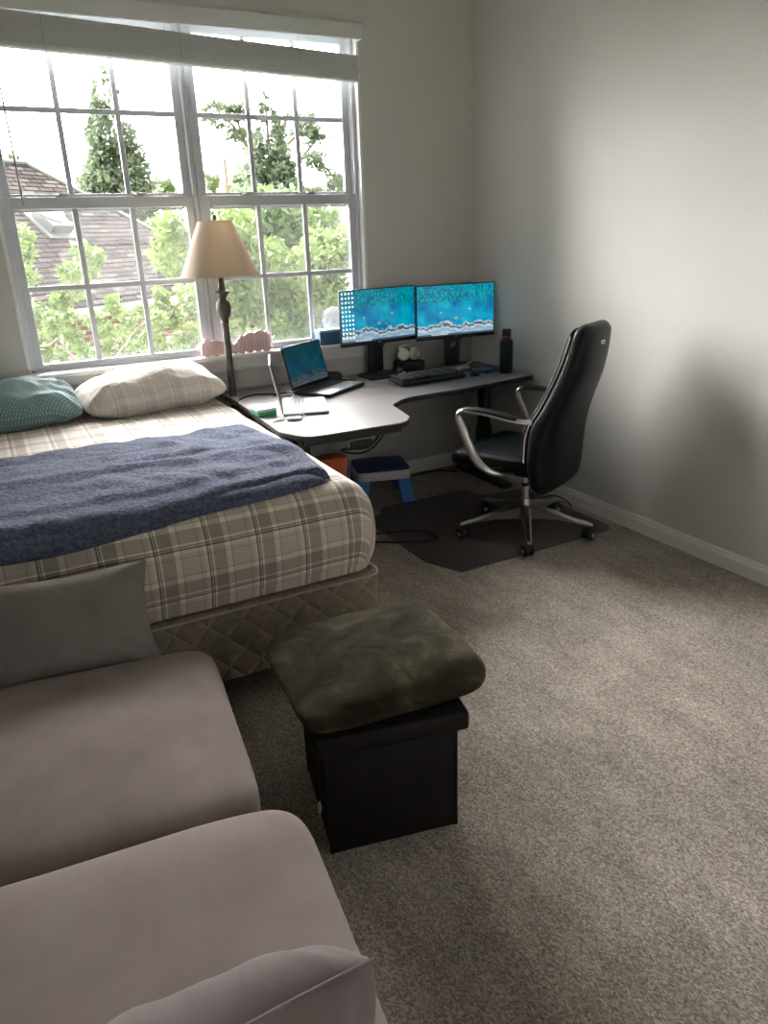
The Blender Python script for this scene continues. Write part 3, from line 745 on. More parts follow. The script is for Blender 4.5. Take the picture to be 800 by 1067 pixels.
# ------------------------------------------------------------------ laptops
def laptop(name,label,fl,wdir,W,D,body,deck,keys,scrm,tilt,sh,edge,th=.016,z=DZ):
    """fl = hinge-left corner, wdir = direction of hinge (left to right seen by the user)"""
    a=math.atan2(wdir[1],wdir[0]); t=thing(name,label,'laptop',(fl[0],fl[1],z+.002),a,'open laptops on the desk')
    # local: x along hinge, -y towards the user
    MB().prism(rounded_poly([(0,0),(W,0),(W,-D),(0,-D)],.012,4),0,th,.003,2).build('base',body,t)
    MB().prism(rounded_poly([(.006,-.008),(W-.006,-.008),(W-.006,-D+.004),(.006,-D+.004)],.01,4),th,th+.0008).build('keyboard_deck',deck,t)
    b=MB(); nx,ny=15,5; kw=(W-.04)/nx; kd=.020
    for j in range(ny):
        for i in range(nx):
            b.box((.02+kw*(i+.5),-.028-kd*j,th+.0015),(kw*.84,kd*.82,.0018))
    b.build('keyboard',keys,t,smooth=False)
    MB().box((W*.5,-D+.055,th+.0010),(.115,.068,.0012),.0004).build('touchpad',M['touch_'+name] if 'touch_'+name in M else deck,t)
    lid=bpy.data.objects.new('screen_lid',None); COL.objects.link(lid); lid.parent=t; lid.location=(0,-.002,th+.001); lid.rotation_euler=(-math.radians(tilt),0,0)
    MB().box((W/2,.0035,sh/2),(W,.006,sh),.0028,2).build('lid_shell',edge,lid)
    MB().box((W/2,-.0002,sh/2),(W-.004,.002,sh-.004),.0008).build('bezel','black',lid)
    sw,shh=W-.02,sh-.03
    vs=[(.01,-.0016,.02),(.01+sw,-.0016,.02),(.01+sw,-.0016,.02+shh),(.01,-.0016,.02+shh)]
    MB().add(vs+[(x,-.0011,q) for x,_,q in vs],[[0,1,2,3],[4,7,6,5],[0,4,5,1],[1,5,6,2],[2,6,7,3],[3,7,4,0]],None,[[(0,0),(1,0),(1,1),(0,1)]]+[[(.5,.5)]*4]*5).build('display',scrm,lid,smooth=False)
    return t
M['deckgrey']=mat('dark_laptop_deck',(.045,.047,.05),.4,.4); M['palmsilver']=mat('palmrest_satin',(.42,.43,.45),.3,.6)
t1=laptop('laptop','open dark laptop showing a dim teal sea picture, by the window',(1.455,3.905),(.324,.219),.385,.245,'black','deckgrey','black','scr3',14,.245,'black',.02)
b=MB().box((.1925,-.185,.0212),(.375,.11,.0012),.0004); b.build('palm_rest','palmsilver',t1)
M['silverkeys']=mat('silver_keys',(.22,.24,.30),.4); M['palewhite']=mat('pale_silver_deck',(.50,.50,.52),.35,.3)
t2=laptop('laptop','open thin silver laptop seen edge-on next to the green box',(1.225,3.445),(.332,.943),.355,.228,'alu2','palewhite','silverkeys',mat('dark_display',(.01,.01,.012),.35),11,.245,'alu2',.014)
# the silver laptop's user sits on the +x side: hinge runs bottom-left to top-left

# ------------------------------------------------------------------ small things on the desk
gb=thing('small_box','small green and white box on the left edge of the desk','box',(1.162,3.555,DZ))
b=MB().box((0,0,.012),(.095,.120,.024),.002); b.build('box_body','green_card',gb)
MB().box((0,0,.0315),(.0952,.1202,.015),.002).build('box_top','pale_card',gb)['label']='pale green top of the box'
ad=thing('charger_hub','small white adapter hub lying on the front left of the desk','adapter',(1.245,3.345,DZ),math.radians(-20))
MB().box((0,0,.007),(.07,.045,.013),.004,3).build('hub_body','white_plastic',ad)
b=MB(); b.tube([(.03,.01,.006),(.05,.03,.012),(.045,.06,.016),(.02,.055,.010),(.0,.045,.004),(.03,.04,.004),(.06,.05,.004)],.0022,6,smooth=2); b.build('white_lead','white_plastic',ad)
b=MB(); b.tube([(-.03,0,.007),(-.06,.0,.004),(-.09,-.015,.004),(-.105,-.035,.004)],.003,6,smooth=2); b.build('grey_lead','cord',ad)
def cable(label,pts,r=.003,m='rubber',sm=3,name='power_cable'):
    p0=Vector(pts[0]); o=MB().tube([Vector(p)-p0 for p in pts],r,8,smooth=sm).build(name,m); o.location=p0; return tag(o,label,'cable','loose cables on and under the desk')
cable('black cable curving from the laptops over the left back edge of the desk',[(1.50,3.93,DZ+.008),(1.40,3.97,DZ+.006),(1.30,4.05,DZ+.005),(1.225,4.03,DZ+.005),(1.17,3.97,DZ+.005),(1.138,3.92,DZ+.0045),(1.132,3.88,DZ-.05)],.0042)
cable('tangle of thin black cables behind the silver laptop hinge',[(1.37,3.86,DZ+.004),(1.40,3.90,DZ+.01),(1.46,3.88,DZ+.006),(1.43,3.84,DZ+.014),(1.38,3.87,DZ+.012),(1.41,3.93,DZ+.022),(1.44,3.96,DZ+.014),(1.39,3.98,DZ+.006),(1.35,3.93,DZ+.006)],.0035)
cable('thin white cable looped between the two laptops',[(1.40,3.80,DZ+.004),(1.43,3.83,DZ+.02),(1.46,3.82,DZ+.008),(1.44,3.79,DZ+.004)],.0022,'white_plastic')
st=thing('desk_antenna','thin white stick standing behind the silver laptop','antenna',(1.385,3.96,DZ))
MB().tube([(0,0,0),(-.012,.01,.05),(-.02,.015,.105)],.0035,8,smooth=1).build('stick','white_plastic',st); MB().cyl((0,0,0),(0,0,.01),.014).build('foot','black',st)
# round black puck / dock left of monitor foot
pk=thing('docking_station','round black dock at the left foot of the monitors','dock',(1.83,4.21,DZ))
MB().lathe([(0,0),(.062,0),(.066,.005),(.066,.028),(.06,.036),(0,.038)],36).build('dock_body','black',pk)
MB().lathe([(.0,.0365),(.05,.0375),(.052,.042),(.044,.045),(0,.046)],36).build('dock_cap','blackmatte',pk)
cable('black cable running from the round dock to the dark laptop',[(1.83,4.14,DZ+.012),(1.89,4.10,DZ+.006),(1.925,4.05,DZ+.006),(1.90,4.01,DZ+.008),(1.862,4.005,DZ+.010)],.004)
wc=thing('webcam','small round black webcam at the right of the left monitor foot','webcam',(2.20,4.0,DZ))
MB().cyl((0,0,0),(0,0,.012),.022,r=.002).build('foot','black',wc)
MB().lathe([(0,-.03),(.018,-.03),(.026,-.02),(.028,0),(.02,.022),(0,.026)],24,Matrix.Translation((0,0,.035))@Matrix.Rotation(PI/2,4,'X')).build('camera_ball','black',wc)
MB().lathe([(0,0),(.010,0),(.011,.003),(0,.004)],20,Matrix.Translation((0,-.026,.035))@Matrix.Rotation(PI/2,4,'X')).build('lens','alu',wc)
# black case with headphones
cs=thing('headphone_case','black fabric case under the white headphones between the monitors','case',(2.375,4.205,DZ),math.radians(0))
def softbox(w,d,h,seed):
    b=bmesh.new(); bmesh.ops.create_cube(b,size=1); bmesh.ops.subdivide_edges(b,edges=b.edges,cuts=7,use_grid_fill=True)
    for v in b.verts:
        p=v.co.copy(); k=1-.16*(abs(p.x*2)**4+abs(p.y*2)**4)*.5
        v.co=Vector((p.x*w*k,p.y*d*k,(p.z+.5)*h*(1-.18*(abs(p.x*2)**3)*.5)))+Vector((0,0,noise.noise(p*5+Vector((seed,0,0)))*.006 if p.z>-.4 else 0))
    return MB().bm(b)
softbox(.195,.14,.062,3).build('case_body','blackmatte',cs,angle=80); MB().tube([(-.085,-.062,.035),(0,-.067,.036),(.085,-.062,.035)],.003,6).build('zip','black',cs)
hp=thing('headphones','white over-ear headphones resting on the black case','headphones',(2.375,4.20,DZ+.058))
def earcup(x,rz):
    Tm=Matrix.Translation((x,0,.045))@Matrix.Rotation(rz,4,'Z')@Matrix.Rotation(PI/2,4,'Y')
    MB().lathe([(0,-.018),(.030,-.018),(.038,-.010),(.040,.006),(.034,.014),(0,.016)],28,Tm).build('ear_cup','white_plastic',hp)
    MB().lathe([(.018,.016),(.032,.016),(.036,.024),(.030,.032),(.018,.030),(.018,.016)],28,Tm).build('ear_pad',M['stool_white'],hp)
earcup(-.045,.9); earcup(.030,-1.0+PI*0)
MB().tube([(-.05,0,.07),(-.06,.02,.085),(-.035,.05,.092),(.02,.06,.09),(.075,.05,.06),(.085,.03,.035),(.05,.01,.045)],.008,10,smooth=2,ell=1.6).build('headband','white_plastic',hp)
# keyboard
kb=thing('keyboard','black full-size keyboard with pale key legends in front of the monitors','keyboard',(2.055,3.735,DZ),math.radians(3.0))
Tk=Matrix.Rotation(math.radians(4),4,'X')
MB().box((.225,.07,.016),(.45,.155,.022),.006,2,T=Tk).build('keyboard_case','black',kb)
b=MB(); lg=MB()
for j in range(6):
    y=.008+.024*j; i=0; x=.010
    while x<.435:
        w=.0195
        if j==0 and 4<=i<5: w=.12
        b.box((x+w/2,y+.010,.034),(w*.88,.0195,.014),.003,1,T=Tk)
        lg.box((x+w/2-.002,y+.013,.0413),(.006,.006,.0006),T=Tk)
        x+=w+ (.010 if i in (13,16) else .0012); i+=1
k1=b.build('keycaps','blackmatte',kb,smooth=False); lg.build('key_legends','white_plastic',kb,smooth=False)
mo=thing('mouse','black computer mouse right of the keyboard','mouse',(2.60,3.80,DZ),math.radians(-25))
vs=[];fs=[];nu,nv=28,10
for j in range(nv+1):
    ph=PI/2*j/nv
    for i in range(nu):
        th=2*PI*i/nu; vs.append((math.cos(ph)*math.cos(th)*.031,math.cos(ph)*math.sin(th)*.055,math.sin(ph)**.9*.036*(1-.25*math.sin(th)*math.cos(ph))))
for j in range(nv):
    for i in range(nu): fs.append([j*nu+i,j*nu+(i+1)%nu,(j+1)*nu+(i+1)%nu,(j+1)*nu+i])
fs.append(list(range(nu))); weld(MB().add(vs,fs).build('shell','black',mo),.0003)
MB().cyl((-.004,.028,.027),(.004,.028,.027),.010).build('scroll_wheel','alu',mo)
nb=thing('notepad','pink and tan sticky note pads on the right monitor foot','notepad',(2.60,3.955,DZ+.0145),math.radians(4))
MB().box((-.035,0,.007),(.065,.05,.014),.001).build('pink_pad','paper1',nb); MB().box((.035,.02,.009),(.065,.05,.018),.001).build('tan_pad','paper2',nb)
bk=thing('notebook','small dark blue notebook by the bottle','notebook',(2.745,3.862,DZ),math.radians(12))
MB().box((0,0,.009),(.15,.10,.017),.003).build('notebook_cover',mat('navy_cover',(.03,.05,.18),.5),bk); MB().box((.01,-.0488,.009),(.11,.006,.009),.001).build('page_block','white_plastic',bk)
pn=thing('stylus','thin pale stick lying across the desk behind the mouse','stylus',(2.62,3.93,DZ+.02),math.radians(18))
MB().tube([(-.16,-.06,.02),(0,0,.022),(.17,.07,.026)],.004,8).build('barrel',M['stool_white'],pn)
MB().cyl((.17,.07,.026),(.185,.0765,.0265),.004,.001).build('tip','black',pn)
bt=thing('water_bottle','dark green insulated bottle with a red ring and black cap','bottle',(2.795,3.745,DZ))
MB().lathe([(0,0),(.038,0),(.0405,.004),(.0405,.185),(.037,.200),(.027,.208),(.0265,.216),(0,.216)],40).build('bottle_body',mat('dark_green_metal',(.012,.032,.025),.4,.3),bt)
MB().lathe([(.0265,.214),(.029,.216),(.029,.223),(.0265,.225),(.02,.225),(.02,.214),(.0265,.214)],40).build('neck_ring',mat('red_ring',(.25,.03,.04),.45),bt)
MB().lathe([(0,.222),(.0265,.223),(.0275,.227),(.0275,.258),(.025,.263),(0,.264)],40).build('cap','black',bt)

# ------------------------------------------------------------------ window sill items
pk=thing('ornament_sign','pink scalloped wooden ornament with vertical grooves on the window sill','ornament',(1.07,4.29,.931))
top=[];N=160
for i in range(N+1):
    x=.412*i/N; lob=abs(math.sin(x/.412*PI*6.5))**.6; env=.092+.012*math.sin(x*16+2)+(.018 if x>.23 else 0)-(.014 if .15<x<.21 else 0)
    if x<.02 or x>.395: env-=.02
    top.append((x,env-.014*(1-lob)))
bot=[]
for i in range(N+1):
    x=.412*(1-i/N); lob=abs(math.sin(x/.412*PI*8)); bot.append((x,.012*(1-lob**.5) if x>.2 else .004+.004*(1-lob)))
pts=top+bot; T3=Matrix.Rotation(PI/2,4,'X')
MB().prism(pts,-.009,.009,.0,1,T=T3).build('panel','pink_wood',pk,angle=30)
b=MB()
for i in range(26):
    x=.012+i*.0155; z=.082+(.016 if x>.23 else 0)-(.012 if .15<x<.21 else 0); b.box((x,-.010,z/2+.012),(.0075,.005,z-.026),.002,1)
b.build('raised_ribs',M['pink_wood'],pk)
for i in range(5): MB().cyl((.20+.044*i,0,.0),(.20+.044*i,0,.012),.011).build('foot_peg','pink_wood',pk)
for x in (.03,.09,.15): MB().cyl((x,0,0),(x,0,.008),.012).build('foot_peg','pink_wood',pk)
bx=thing('gift_box','blue cardboard box on the window sill behind the left monitor','box',(1.885,4.29,.931))
MB().box((0,0,.04),(.20,.085,.08),.002).build('box_body','blue_box',bx); MB().box((0,0,.083),(.206,.09,.012),.002).build('box_lid',mat('pale_blue_lid',(.30,.45,.60),.5),bx)
wr=thing('plastic_wrap','crumpled clear plastic bag on the blue box','bag',(1.90,4.29,1.0205))
vs=[];fs=[];nu,nv=40,24
for j in range(nv+1):
    ph=PI/2*j/nv
    for i in range(nu):
        th=2*PI*i/nu; q=Vector((math.cos(th)*3,math.sin(th)*3,ph*3)); k=1+.22*noise.noise(q)+.14*noise.noise(q*2.5); hgt=.125*(math.sin(ph)**.7)
        c=math.cos(ph)**.6; vs.append((c*math.cos(th)*.068*k,c*math.sin(th)*.036*k,max(0,hgt*(1+.12*noise.noise(q*1.7)))))
for j in range(nv):
    for i in range(nu): fs.append([j*nu+i,j*nu+(i+1)%nu,(j+1)*nu+(i+1)%nu,(j+1)*nu+i])
MB().add(vs,fs).build('film','wrap',wr,angle=20)

# ------------------------------------------------------------------ floor lamp
lp=thing('floor_lamp','bronze floor lamp with a cream cone shade between bed and desk','lamp',(1.173,4.11,0))
MB().lathe([(0,0),(.13,0),(.135,.008),(.12,.02),(.06,.03),(.03,.05),(.016,.07),(0,.07)],40).build('base','bronze',lp)
MB().lathe([(.019,.06),(.021,.5),(.020,.62),(.026,.63),(.026,.645),(.019,.66),(.019,.9),(.018,1.13),(0,1.13)],24).build('pole','bronze',lp)
MB().lathe([(.018,1.12),(.025,1.13),(.019,1.142),(.026,1.16),(.038,1.185),(.041,1.21),(.035,1.235),(.022,1.25),(.021,1.262),(.030,1.275),(.046,1.287),(.046,1.292),(.022,1.30),(.017,1.32),(.016,1.42),(0,1.42)],32).build('turned_urn','bronze',lp)
b=MB()
for i in range(12):
    a=2*PI*i/12; b.tube([(.027*math.cos(a),.027*math.sin(a),1.16),(.0405*math.cos(a+.15),.0405*math.sin(a+.15),1.205),(.032*math.cos(a+.3),.032*math.sin(a+.3),1.24)],.003,6,smooth=1)
b.build('leaf_relief','bronze',lp)
MB().lathe([(.012,1.42),(.019,1.43),(.019,1.47),(0,1.47)],20).build('socket','bronze',lp)
MB().lathe([(0,1.465),(.014,1.47),(.03,1.51),(.032,1.53),(.022,1.555),(0,1.565)],24).build('bulb','bulb',lp)
sh=MB().lathe([(.208,1.372),(.088,1.645),(.086,1.645),(.206,1.372),(.208,1.372)],64).build('lamp_shade','shade',lp,angle=30)
MB().lathe([(.209,1.372),(.2095,1.378),(.2065,1.378),(.2060,1.372),(.209,1.372)],64).build('shade_trim','shade',lp)
b=MB(); b.lathe([(.089,1.640),(.0885,1.647),(.0855,1.647),(.086,1.640),(.089,1.640)],64); b.build('shade_trim','shade',lp)
b=MB()
for a in (0,2*PI/3,4*PI/3): b.tube([(0,0,1.640),(.087*math.cos(a),.087*math.sin(a),1.640)],.0018,6)
b.tube([(.012,0,1.44),(.05,0,1.50),(.045,0,1.60),(0,0,1.64)],.0018,6,smooth=2); b.tube([(-.012,0,1.44),(-.05,0,1.50),(-.045,0,1.60),(0,0,1.64)],.0018,6,smooth=2)
b.build('shade_harp','bronze',lp)
MB().lathe([(0,1.640),(.005,1.640),(.005,1.652),(.010,1.660),(.011,1.668),(.006,1.677),(0,1.679)],16).build('finial','bronze',lp)

# ------------------------------------------------------------------ under the desk
sl=thing('step_stool','small blue and white plastic step stool under the desk','stool',(2.02,3.985,0),math.radians(-17))
MB().prism(rounded_poly([(-.165,-.155),(.165,-.155),(.165,.135),(-.165,.135)],.05,6),.205,.217,.004,2).build('top_pad','navy_plastic',sl)['label']='navy blue top'
b=MB().prism(rounded_poly([(-.17,-.16),(.17,-.16),(.17,.14),(-.17,.14)],.05,6),.150,.206,.006,2); b.build('seat_frame','stool_white',sl)
for sx in (-1,1):
    for sy in (-1,1):
        x=sx*.125; y=-.01+sy*.115
        b=MB(); 
        vs=[]
        for z,k,o in ((0,1.25,.022),(.155,1.2,0)):
            for dx,dy in ((-.03,-.022),(.03,-.022),(.03,.022),(-.03,.022)): vs.append((x+dx*k+sx*o,y+dy*k+sy*o*.6,z))
        b.add(vs,[[3,2,1,0],[4,5,6,7],[0,1,5,4],[1,2,6,5],[2,3,7,6],[3,0,4,7]]); b.build('leg','blue_plastic',sl,smooth=False)
for sx in (-1,1):
    b=MB().tube([(sx*.150,-.10,.155),(sx*.152,-.06,.12),(sx*.152,-.01,.108),(sx*.152,.04,.12),(sx*.150,.08,.155)],.012,8,smooth=2); b.build('side_arch','stool_white',sl)
gbn=thing('fabric_bin','grey speckled fabric bin under the left wing of the desk','bin',(1.365,3.45,0.0))
b=MB(); 
for (c,s) in (((0,-.13,.31),(.27,.008,.62)),((0,.13,.31),(.27,.008,.62)),((-.131,0,.31),(.008,.26,.62)),((.131,0,.31),(.008,.26,.62)),((0,0,.006),(.27,.26,.012))): b.box(c,s,.003)
b.build('bin_body','grey_fabric',gbn)
ob=thing('storage_box','orange box standing in front of the grey bin under the desk','box',(1.365,3.245,0))
MB().box((0,0,.265),(.155,.075,.53),.004).build('box_body','orange',ob); MB().box((0,0,.536),(.166,.092,.014),.003).build('box_lid','orange',ob)
cable('pair of black cables sagging under the front of the desk',[(1.60,3.10,DZ-.04),(1.58,3.14,.62),(1.53,3.14,.585),(1.44,3.12,.60),(1.36,3.10,.615),(1.43,3.13,.575),(1.52,3.13,.565),(1.60,3.13,.62),(1.63,3.12,DZ-.04)],.006)
cable('thin pale cable hanging down to the step stool',[(1.95,4.15,DZ-.05),(1.93,4.17,.5),(1.90,4.20,.3),(1.905,4.22,.03)],.0035,'cord')
cable('black cable looped on the chair mat beside the bed',[(1.52,3.45,.0125),(1.62,3.42,.0125),(1.75,3.39,.0125),(1.89,3.335,.0125),(1.955,3.25,.0125),(1.955,3.18,.0125),(1.88,3.155,.0125),(1.75,3.22,.0125),(1.62,3.31,.0125),(1.52,3.36,.0125)],.0055)
cable('black cable snaking along the wall behind the step stool',[(2.22,4.23,.010),(2.30,4.18,.012),(2.45,4.22,.010),(2.60,4.21,.010),(2.68,4.12,.010)],.0045)
cable('thin black cable curling by the baseboard behind the chair',[(2.72,3.30,.008),(2.78,3.34,.03),(2.84,3.30,.05),(2.87,3.22,.03),(2.865,3.17,.008)],.004)

# chair mat with rounded corners and lip
mt=MB().prism(rounded_poly([(1.82,2.755),(2.84,2.79),(2.84,3.60),(2.55,3.63),(2.52,3.78),(1.90,3.78),(1.87,3.68),(1.74,3.65),(1.735,2.96)],[.04,.08,.08,.05,.06,.06,.05,.06,.08],6),.0,.006,.002,1).build('chair_mat','mat')
tag(mt,'dark brown vinyl chair mat under the office chair and desk','chair mat')

# ------------------------------------------------------------------ office chair
CH=thing('office_chair','black leather high-back office chair with polished aluminium arms and star base','office chair',(2.40,3.02,.006))
fw=Vector((-.42,.907,0)).normalized(); ri=Vector((fw.y,-fw.x,0))
CM=Matrix(((ri.x,fw.x,0,0),(ri.y,fw.y,0,0),(0,0,1,0),(0,0,0,1)))   # local: x right, y forward
def smoothstep(a,b,x): t=max(0,min(1,(x-a)/(b-a))); return t*t*(3-2*t)
def interp(tab,z):
    if z<=tab[0][0]: return tab[0][1]
    for (a,b),(c,d) in zip(tab,tab[1:]):
        if z<=c:
            i=tab.index((a,b)); m=lambda k: (tab[min(k+1,len(tab)-1)][1]-tab[max(k-1,0)][1])/(tab[min(k+1,len(tab)-1)][0]-tab[max(k-1,0)][0])
            h=c-a; t=(z-a)/h; t2=t*t;t3=t2*t
            return (2*t3-3*t2+1)*b+(t3-2*t2+t)*h*m(i)+(-2*t3+3*t2)*d+(t3-t2)*h*m(i+1)
    return tab[-1][1]
rear=[(.29,-.205),(.37,-.222),(.50,-.228),(.62,-.243),(.77,-.288),(.88,-.330),(1.0,-.356),(1.12,-.368)]
halfw=[(.29,.215),(.34,.245),(.45,.262),(.58,.258),(.75,.228),(.92,.193),(1.05,.170),(1.12,.158)]
front=[(.29,-.15),(.37,-.10),(.53,-.086),(.64,-.095),(.75,-.155),(.9,-.215),(1.0,-.245),(1.12,-.275)]
def backloft(z0,z1,front_k,rear_k,wk,nz=48,nu=48,endr=.05):
    """front_k, rear_k: 0 = rear surface .. 1 = front surface"""
    vs=[];fs=[]
    for j in range(nz+1):
        a=j/nz; z=z0+(z1-z0)*(.5-.5*math.cos(PI*a))
        e=min(1,(z-z0)/endr+.0,(z1-z)/endr+.0); e=math.sqrt(max(0,1-(1-e)**2)) if e<1 else 1
        hw=(interp(halfw,z)-.06*(1-e))*wk; yr=interp(rear,z);yf=interp(front,z)
        A=yr+(yf-yr)*rear_k;B=yr+(yf-yr)*front_k; mid=(A+B)/2;ht=(B-A)/2*max(.02,e)
        for i in range(nu):
            th=2*PI*i/nu; c,s=math.cos(th),math.sin(th)
            x=math.copysign(abs(c)**.45,c)*hw; y=math.copysign(abs(s)**.8,s)*ht
            curve=-.014*(1-(x/hw)**2)*e     # shell bows back in the middle
            vs.append((x,mid+y+curve,z))
    for j in range(nz):
        for i in range(nu): fs.append([j*nu+i,j*nu+(i+1)%nu,(j+1)*nu+(i+1)%nu,(j+1)*nu+i])
    fs.append(list(range(nu)));fs.append([nz*nu+i for i in range(nu)])
    return MB().add(vs,fs,CM)
backloft(.285,1.125,.90,0,1).build('back_shell','leather',CH,angle=60)
backloft(.40,1.105,1.12,.70,.90).build('backrest_cushion','leather',CH,angle=60)
# polished strip along each side
for sx in (-1,1):
    pts=[]
    for k in range(30):
        z=.47+(1.075-.47)*k/29; hw=interp(halfw,z); yr=interp(rear,z);yf=interp(front,z); pts.append((sx*(hw*.985),yr+(yf-yr)*.80,z))
    MB().tube(pts,.0045,8,T=CM,ell=.7).build('side_trim','chrome',CH)
b=MB(); zz=1.035; b.box((.0,interp(rear,zz)-.016,zz),(.042,.004,.016),.0015,2,rot=(math.radians(-8),0,0),T=CM); b.build('maker_badge','alu',CH)['label']='small silver badge on the back'
b=MB()
for k in range(5): b.box((-.013+.0065*k,interp(rear,zz)-.0185,zz),(.0035,.001,.006),rot=(math.radians(-8),0,0),T=CM)
b.build('badge_lettering','black',CH,smooth=False)
# seat
def seat():
    vs=[];fs=[];nu,nv=64,20
    for j in range(nv+1):
        ph=-PI/2+PI*j/nv
        for i in range(nu):
            th=2*PI*i/nu; se=lambda c,e: math.copysign(abs(c)**e,c)
            c=se(math.cos(ph),.35); x=c*se(math.cos(th),.42)*.262; y=.092+c*se(math.sin(th),.42)*.262
            z=.437+se(math.sin(ph),.6)*.042
            u=(y-.092)/.262
            z-=.022*smoothstep(.55,1.0,u); z+=.012*(abs(x)/.26)**2*(1 if z>.44 else 0)
            vs.append((x,y,z))
    for j in range(nv):
        for i in range(nu): fs.append([j*nu+i,j*nu+(i+1)%nu,(j+1)*nu+(i+1)%nu,(j+1)*nu+i])
    return MB().add(vs,fs,CM)
weld(seat().build('seat','leather',CH,angle=60),.0003)
b=MB(); b.box((0,.07,.385),(.36,.36,.03),.012,3,T=CM); b.box((0,-.01,.355),(.16,.24,.05),.01,3,T=CM); b.box((0,-.14,.37),(.20,.16,.05),.015,3,T=CM); b.build('tilt_mechanism','blackmatte',CH)
MB().tube([(.06,.05,.355),(.22,.07,.352),(.27,.075,.35)],[.006,.006,.009],8,T=CM).build('height_lever','black',CH)
# arms
for sx in (-1,1):
    X=sx*.315
    pts=[(sx*.13,-.02,.378),(sx*.25,.0,.385),(X,.06,.415),(X,.125,.465),(X,.165,.54),(X,.20,.62),(X,.228,.675),(X,.215,.706),(X,.17,.712),(X,.05,.705),(X,-.06,.692),(sx*.30,-.115,.684),(sx*.262,-.150,.676)]
    MB().tube(pts,[.014]*13,12,T=CM,smooth=3,ell=[.8,.9,1.3,1.6,1.6,1.5,1.2,.8,.5,.5,.5,.6,.7],up=(0,0,1)).build('armrest_frame','alu',CH)
    b=MB(); b.tube([(X,.195,.717),(X,.17,.724),(X,.06,.722),(X,-.06,.707),(X,-.10,.700)],[.012,.021,.024,.024,.018],14,T=CM,smooth=2,ell=.45,up=(0,0,1)); b.build('arm_pad','leather',CH)
# gas lift
MB().lathe([(.030,.10),(.030,.17),(.026,.19),(.019,.195),(.019,.27),(0,.27)],28).build('lift_sleeve','alu',CH)
MB().lathe([(.0125,.26),(.0125,.37),(0,.37)],24).build('lift_piston','chrome',CH)
MB().lathe([(.020,.262),(.0215,.264),(.0215,.275),(.013,.277),(.013,.262),(.020,.262)],24).build('lift_collar','black',CH)
MB().lathe([(0,.075),(.040,.075),(.045,.085),(.045,.135),(.036,.152),(.030,.155),(0,.155)],32).build('hub','alu',CH)
for a in (-52,-124,164,92,20):
    A=math.radians(a); R=.352; u=Vector((math.cos(A),math.sin(A),0)); w=Vector((-u.y,u.x,0))
    vs=[];st=[(.03,.027,.082,.158),(.10,.025,.086,.150),(.18,.022,.090,.131),(.26,.017,.082,.107),(.335,.014,.074,.094),(.362,.012,.070,.086)]
    for (d,hw,z0,z1) in st:
        for sg,z in ((-1,z0),(1,z0),(1,z1-.008),(.55,z1),(-.55,z1),(-1,z1-.008)):
            hh=hw*(.72 if z==z0 else 1); p=u*d+w*(sg*hh); vs.append((p.x,p.y,z))
    n=6;fs=[]
    for j in range(len(st)-1):
        for i in range(n): fs.append([j*n+i,j*n+(i+1)%n,(j+1)*n+(i+1)%n,(j+1)*n+i])
    fs.append(list(range(n)));fs.append([(len(st)-1)*n+i for i in range(n)])
    leg=MB().add(vs,fs).build('star_leg','alu',CH,angle=35)
    cst=bpy.data.objects.new('caster',None); COL.objects.link(cst); cst.parent=CH; cst.location=(u.x*R,u.y*R,0); cst.rotation_euler.z=A+math.radians({-52:60,-124:35,164:-70,92:40,20:-30}[a])
    b=MB(); b.cyl((0,0,.05),(0,0,.078),.008); b.box((-.006,0,.043),(.042,.016,.026),.006,3); b.build('caster_stem','black',cst)
    for sy in (-1,1):
        MB().lathe([(0,-.011),(.025,-.011),(.031,-.006),(.031,.006),(.025,.011),(0,.011)],28,Matrix.Translation((-.012,sy*.018,.031))@Matrix.Rotation(PI/2,4,'X')).build('wheel','black',cst)
        MB().lathe([(0,0),(.011,0),(.0135,.002),(0,.003)],20,Matrix.Translation((-.012,sy*.029,.031))@Matrix.Rotation(-sy*PI/2,4,'X')).build('wheel_cap','alu',cst)

# ------------------------------------------------------------------ outdoors
GZ=-3.0
o=MB().box((20,35,GZ-.1),(260,200,.2)).build('ground','grass',smooth=False); tag(o,'green lawn outside the window','lawn',kind='structure')
o=MB().box((30,88,GZ+.02),(200,26,.04)).build('road','road',smooth=False); tag(o,'pale grey road beyond the lawn, seen through the right window','road',kind='structure')
# brick house with hip roof
nh=thing('brick_house','brick house with a grey shingled hip roof outside the left window','house',(7.016,20.833,GZ))
C0=Vector((7.016,20.833,.3)); e=Vector((.765,.644,0)).normalized(); nn=Vector((-.644,.765,0)).normalized()
Lh=3.8; tanp=.82; Th=Matrix.Translation((-7.016,-20.833,-GZ))
W=2*Lh; LEN=13.0
A=C0; B=C0-e*LEN; Cb=B+nn*W; D=A+nn*W; R1=C0-e*Lh+nn*Lh+Vector((0,0,Lh*tanp)); R2=B+e*Lh+nn*Lh+Vector((0,0,Lh*tanp))
def roofuv(pts,o,ed):
    sl=math.sqrt(1+tanp**2)
    return [((Vector(p)-o).dot(ed),(Vector(p).z-.3)/tanp*sl) for p in pts]
b=MB()
for pts,ed in (([A,B,R2,R1],-e),([D,A,R1],-nn),([Cb,D,R1,R2],e),([B,Cb,R2],nn)):
    b.add(pts,[list(range(len(pts)))],Th,[roofuv(pts,A,ed)])
dn=Vector((0,0,-.12))
for p,q in ((A,B),(B,Cb),(Cb,D),(D,A)): b.add([p,q,q+dn,p+dn],[[0,1,2,3]],Th)
b.build('hip_roof','shingle',nh,smooth=False)
b=MB()
for p,q in ((A,R1),(R1,R2),(B,R2)): b.tube([p+Vector((0,0,.03)),q+Vector((0,0,.0))],.06,8,T=Th)
b.build('ridge_cap','vent',nh)
b=MB(); ins=.45
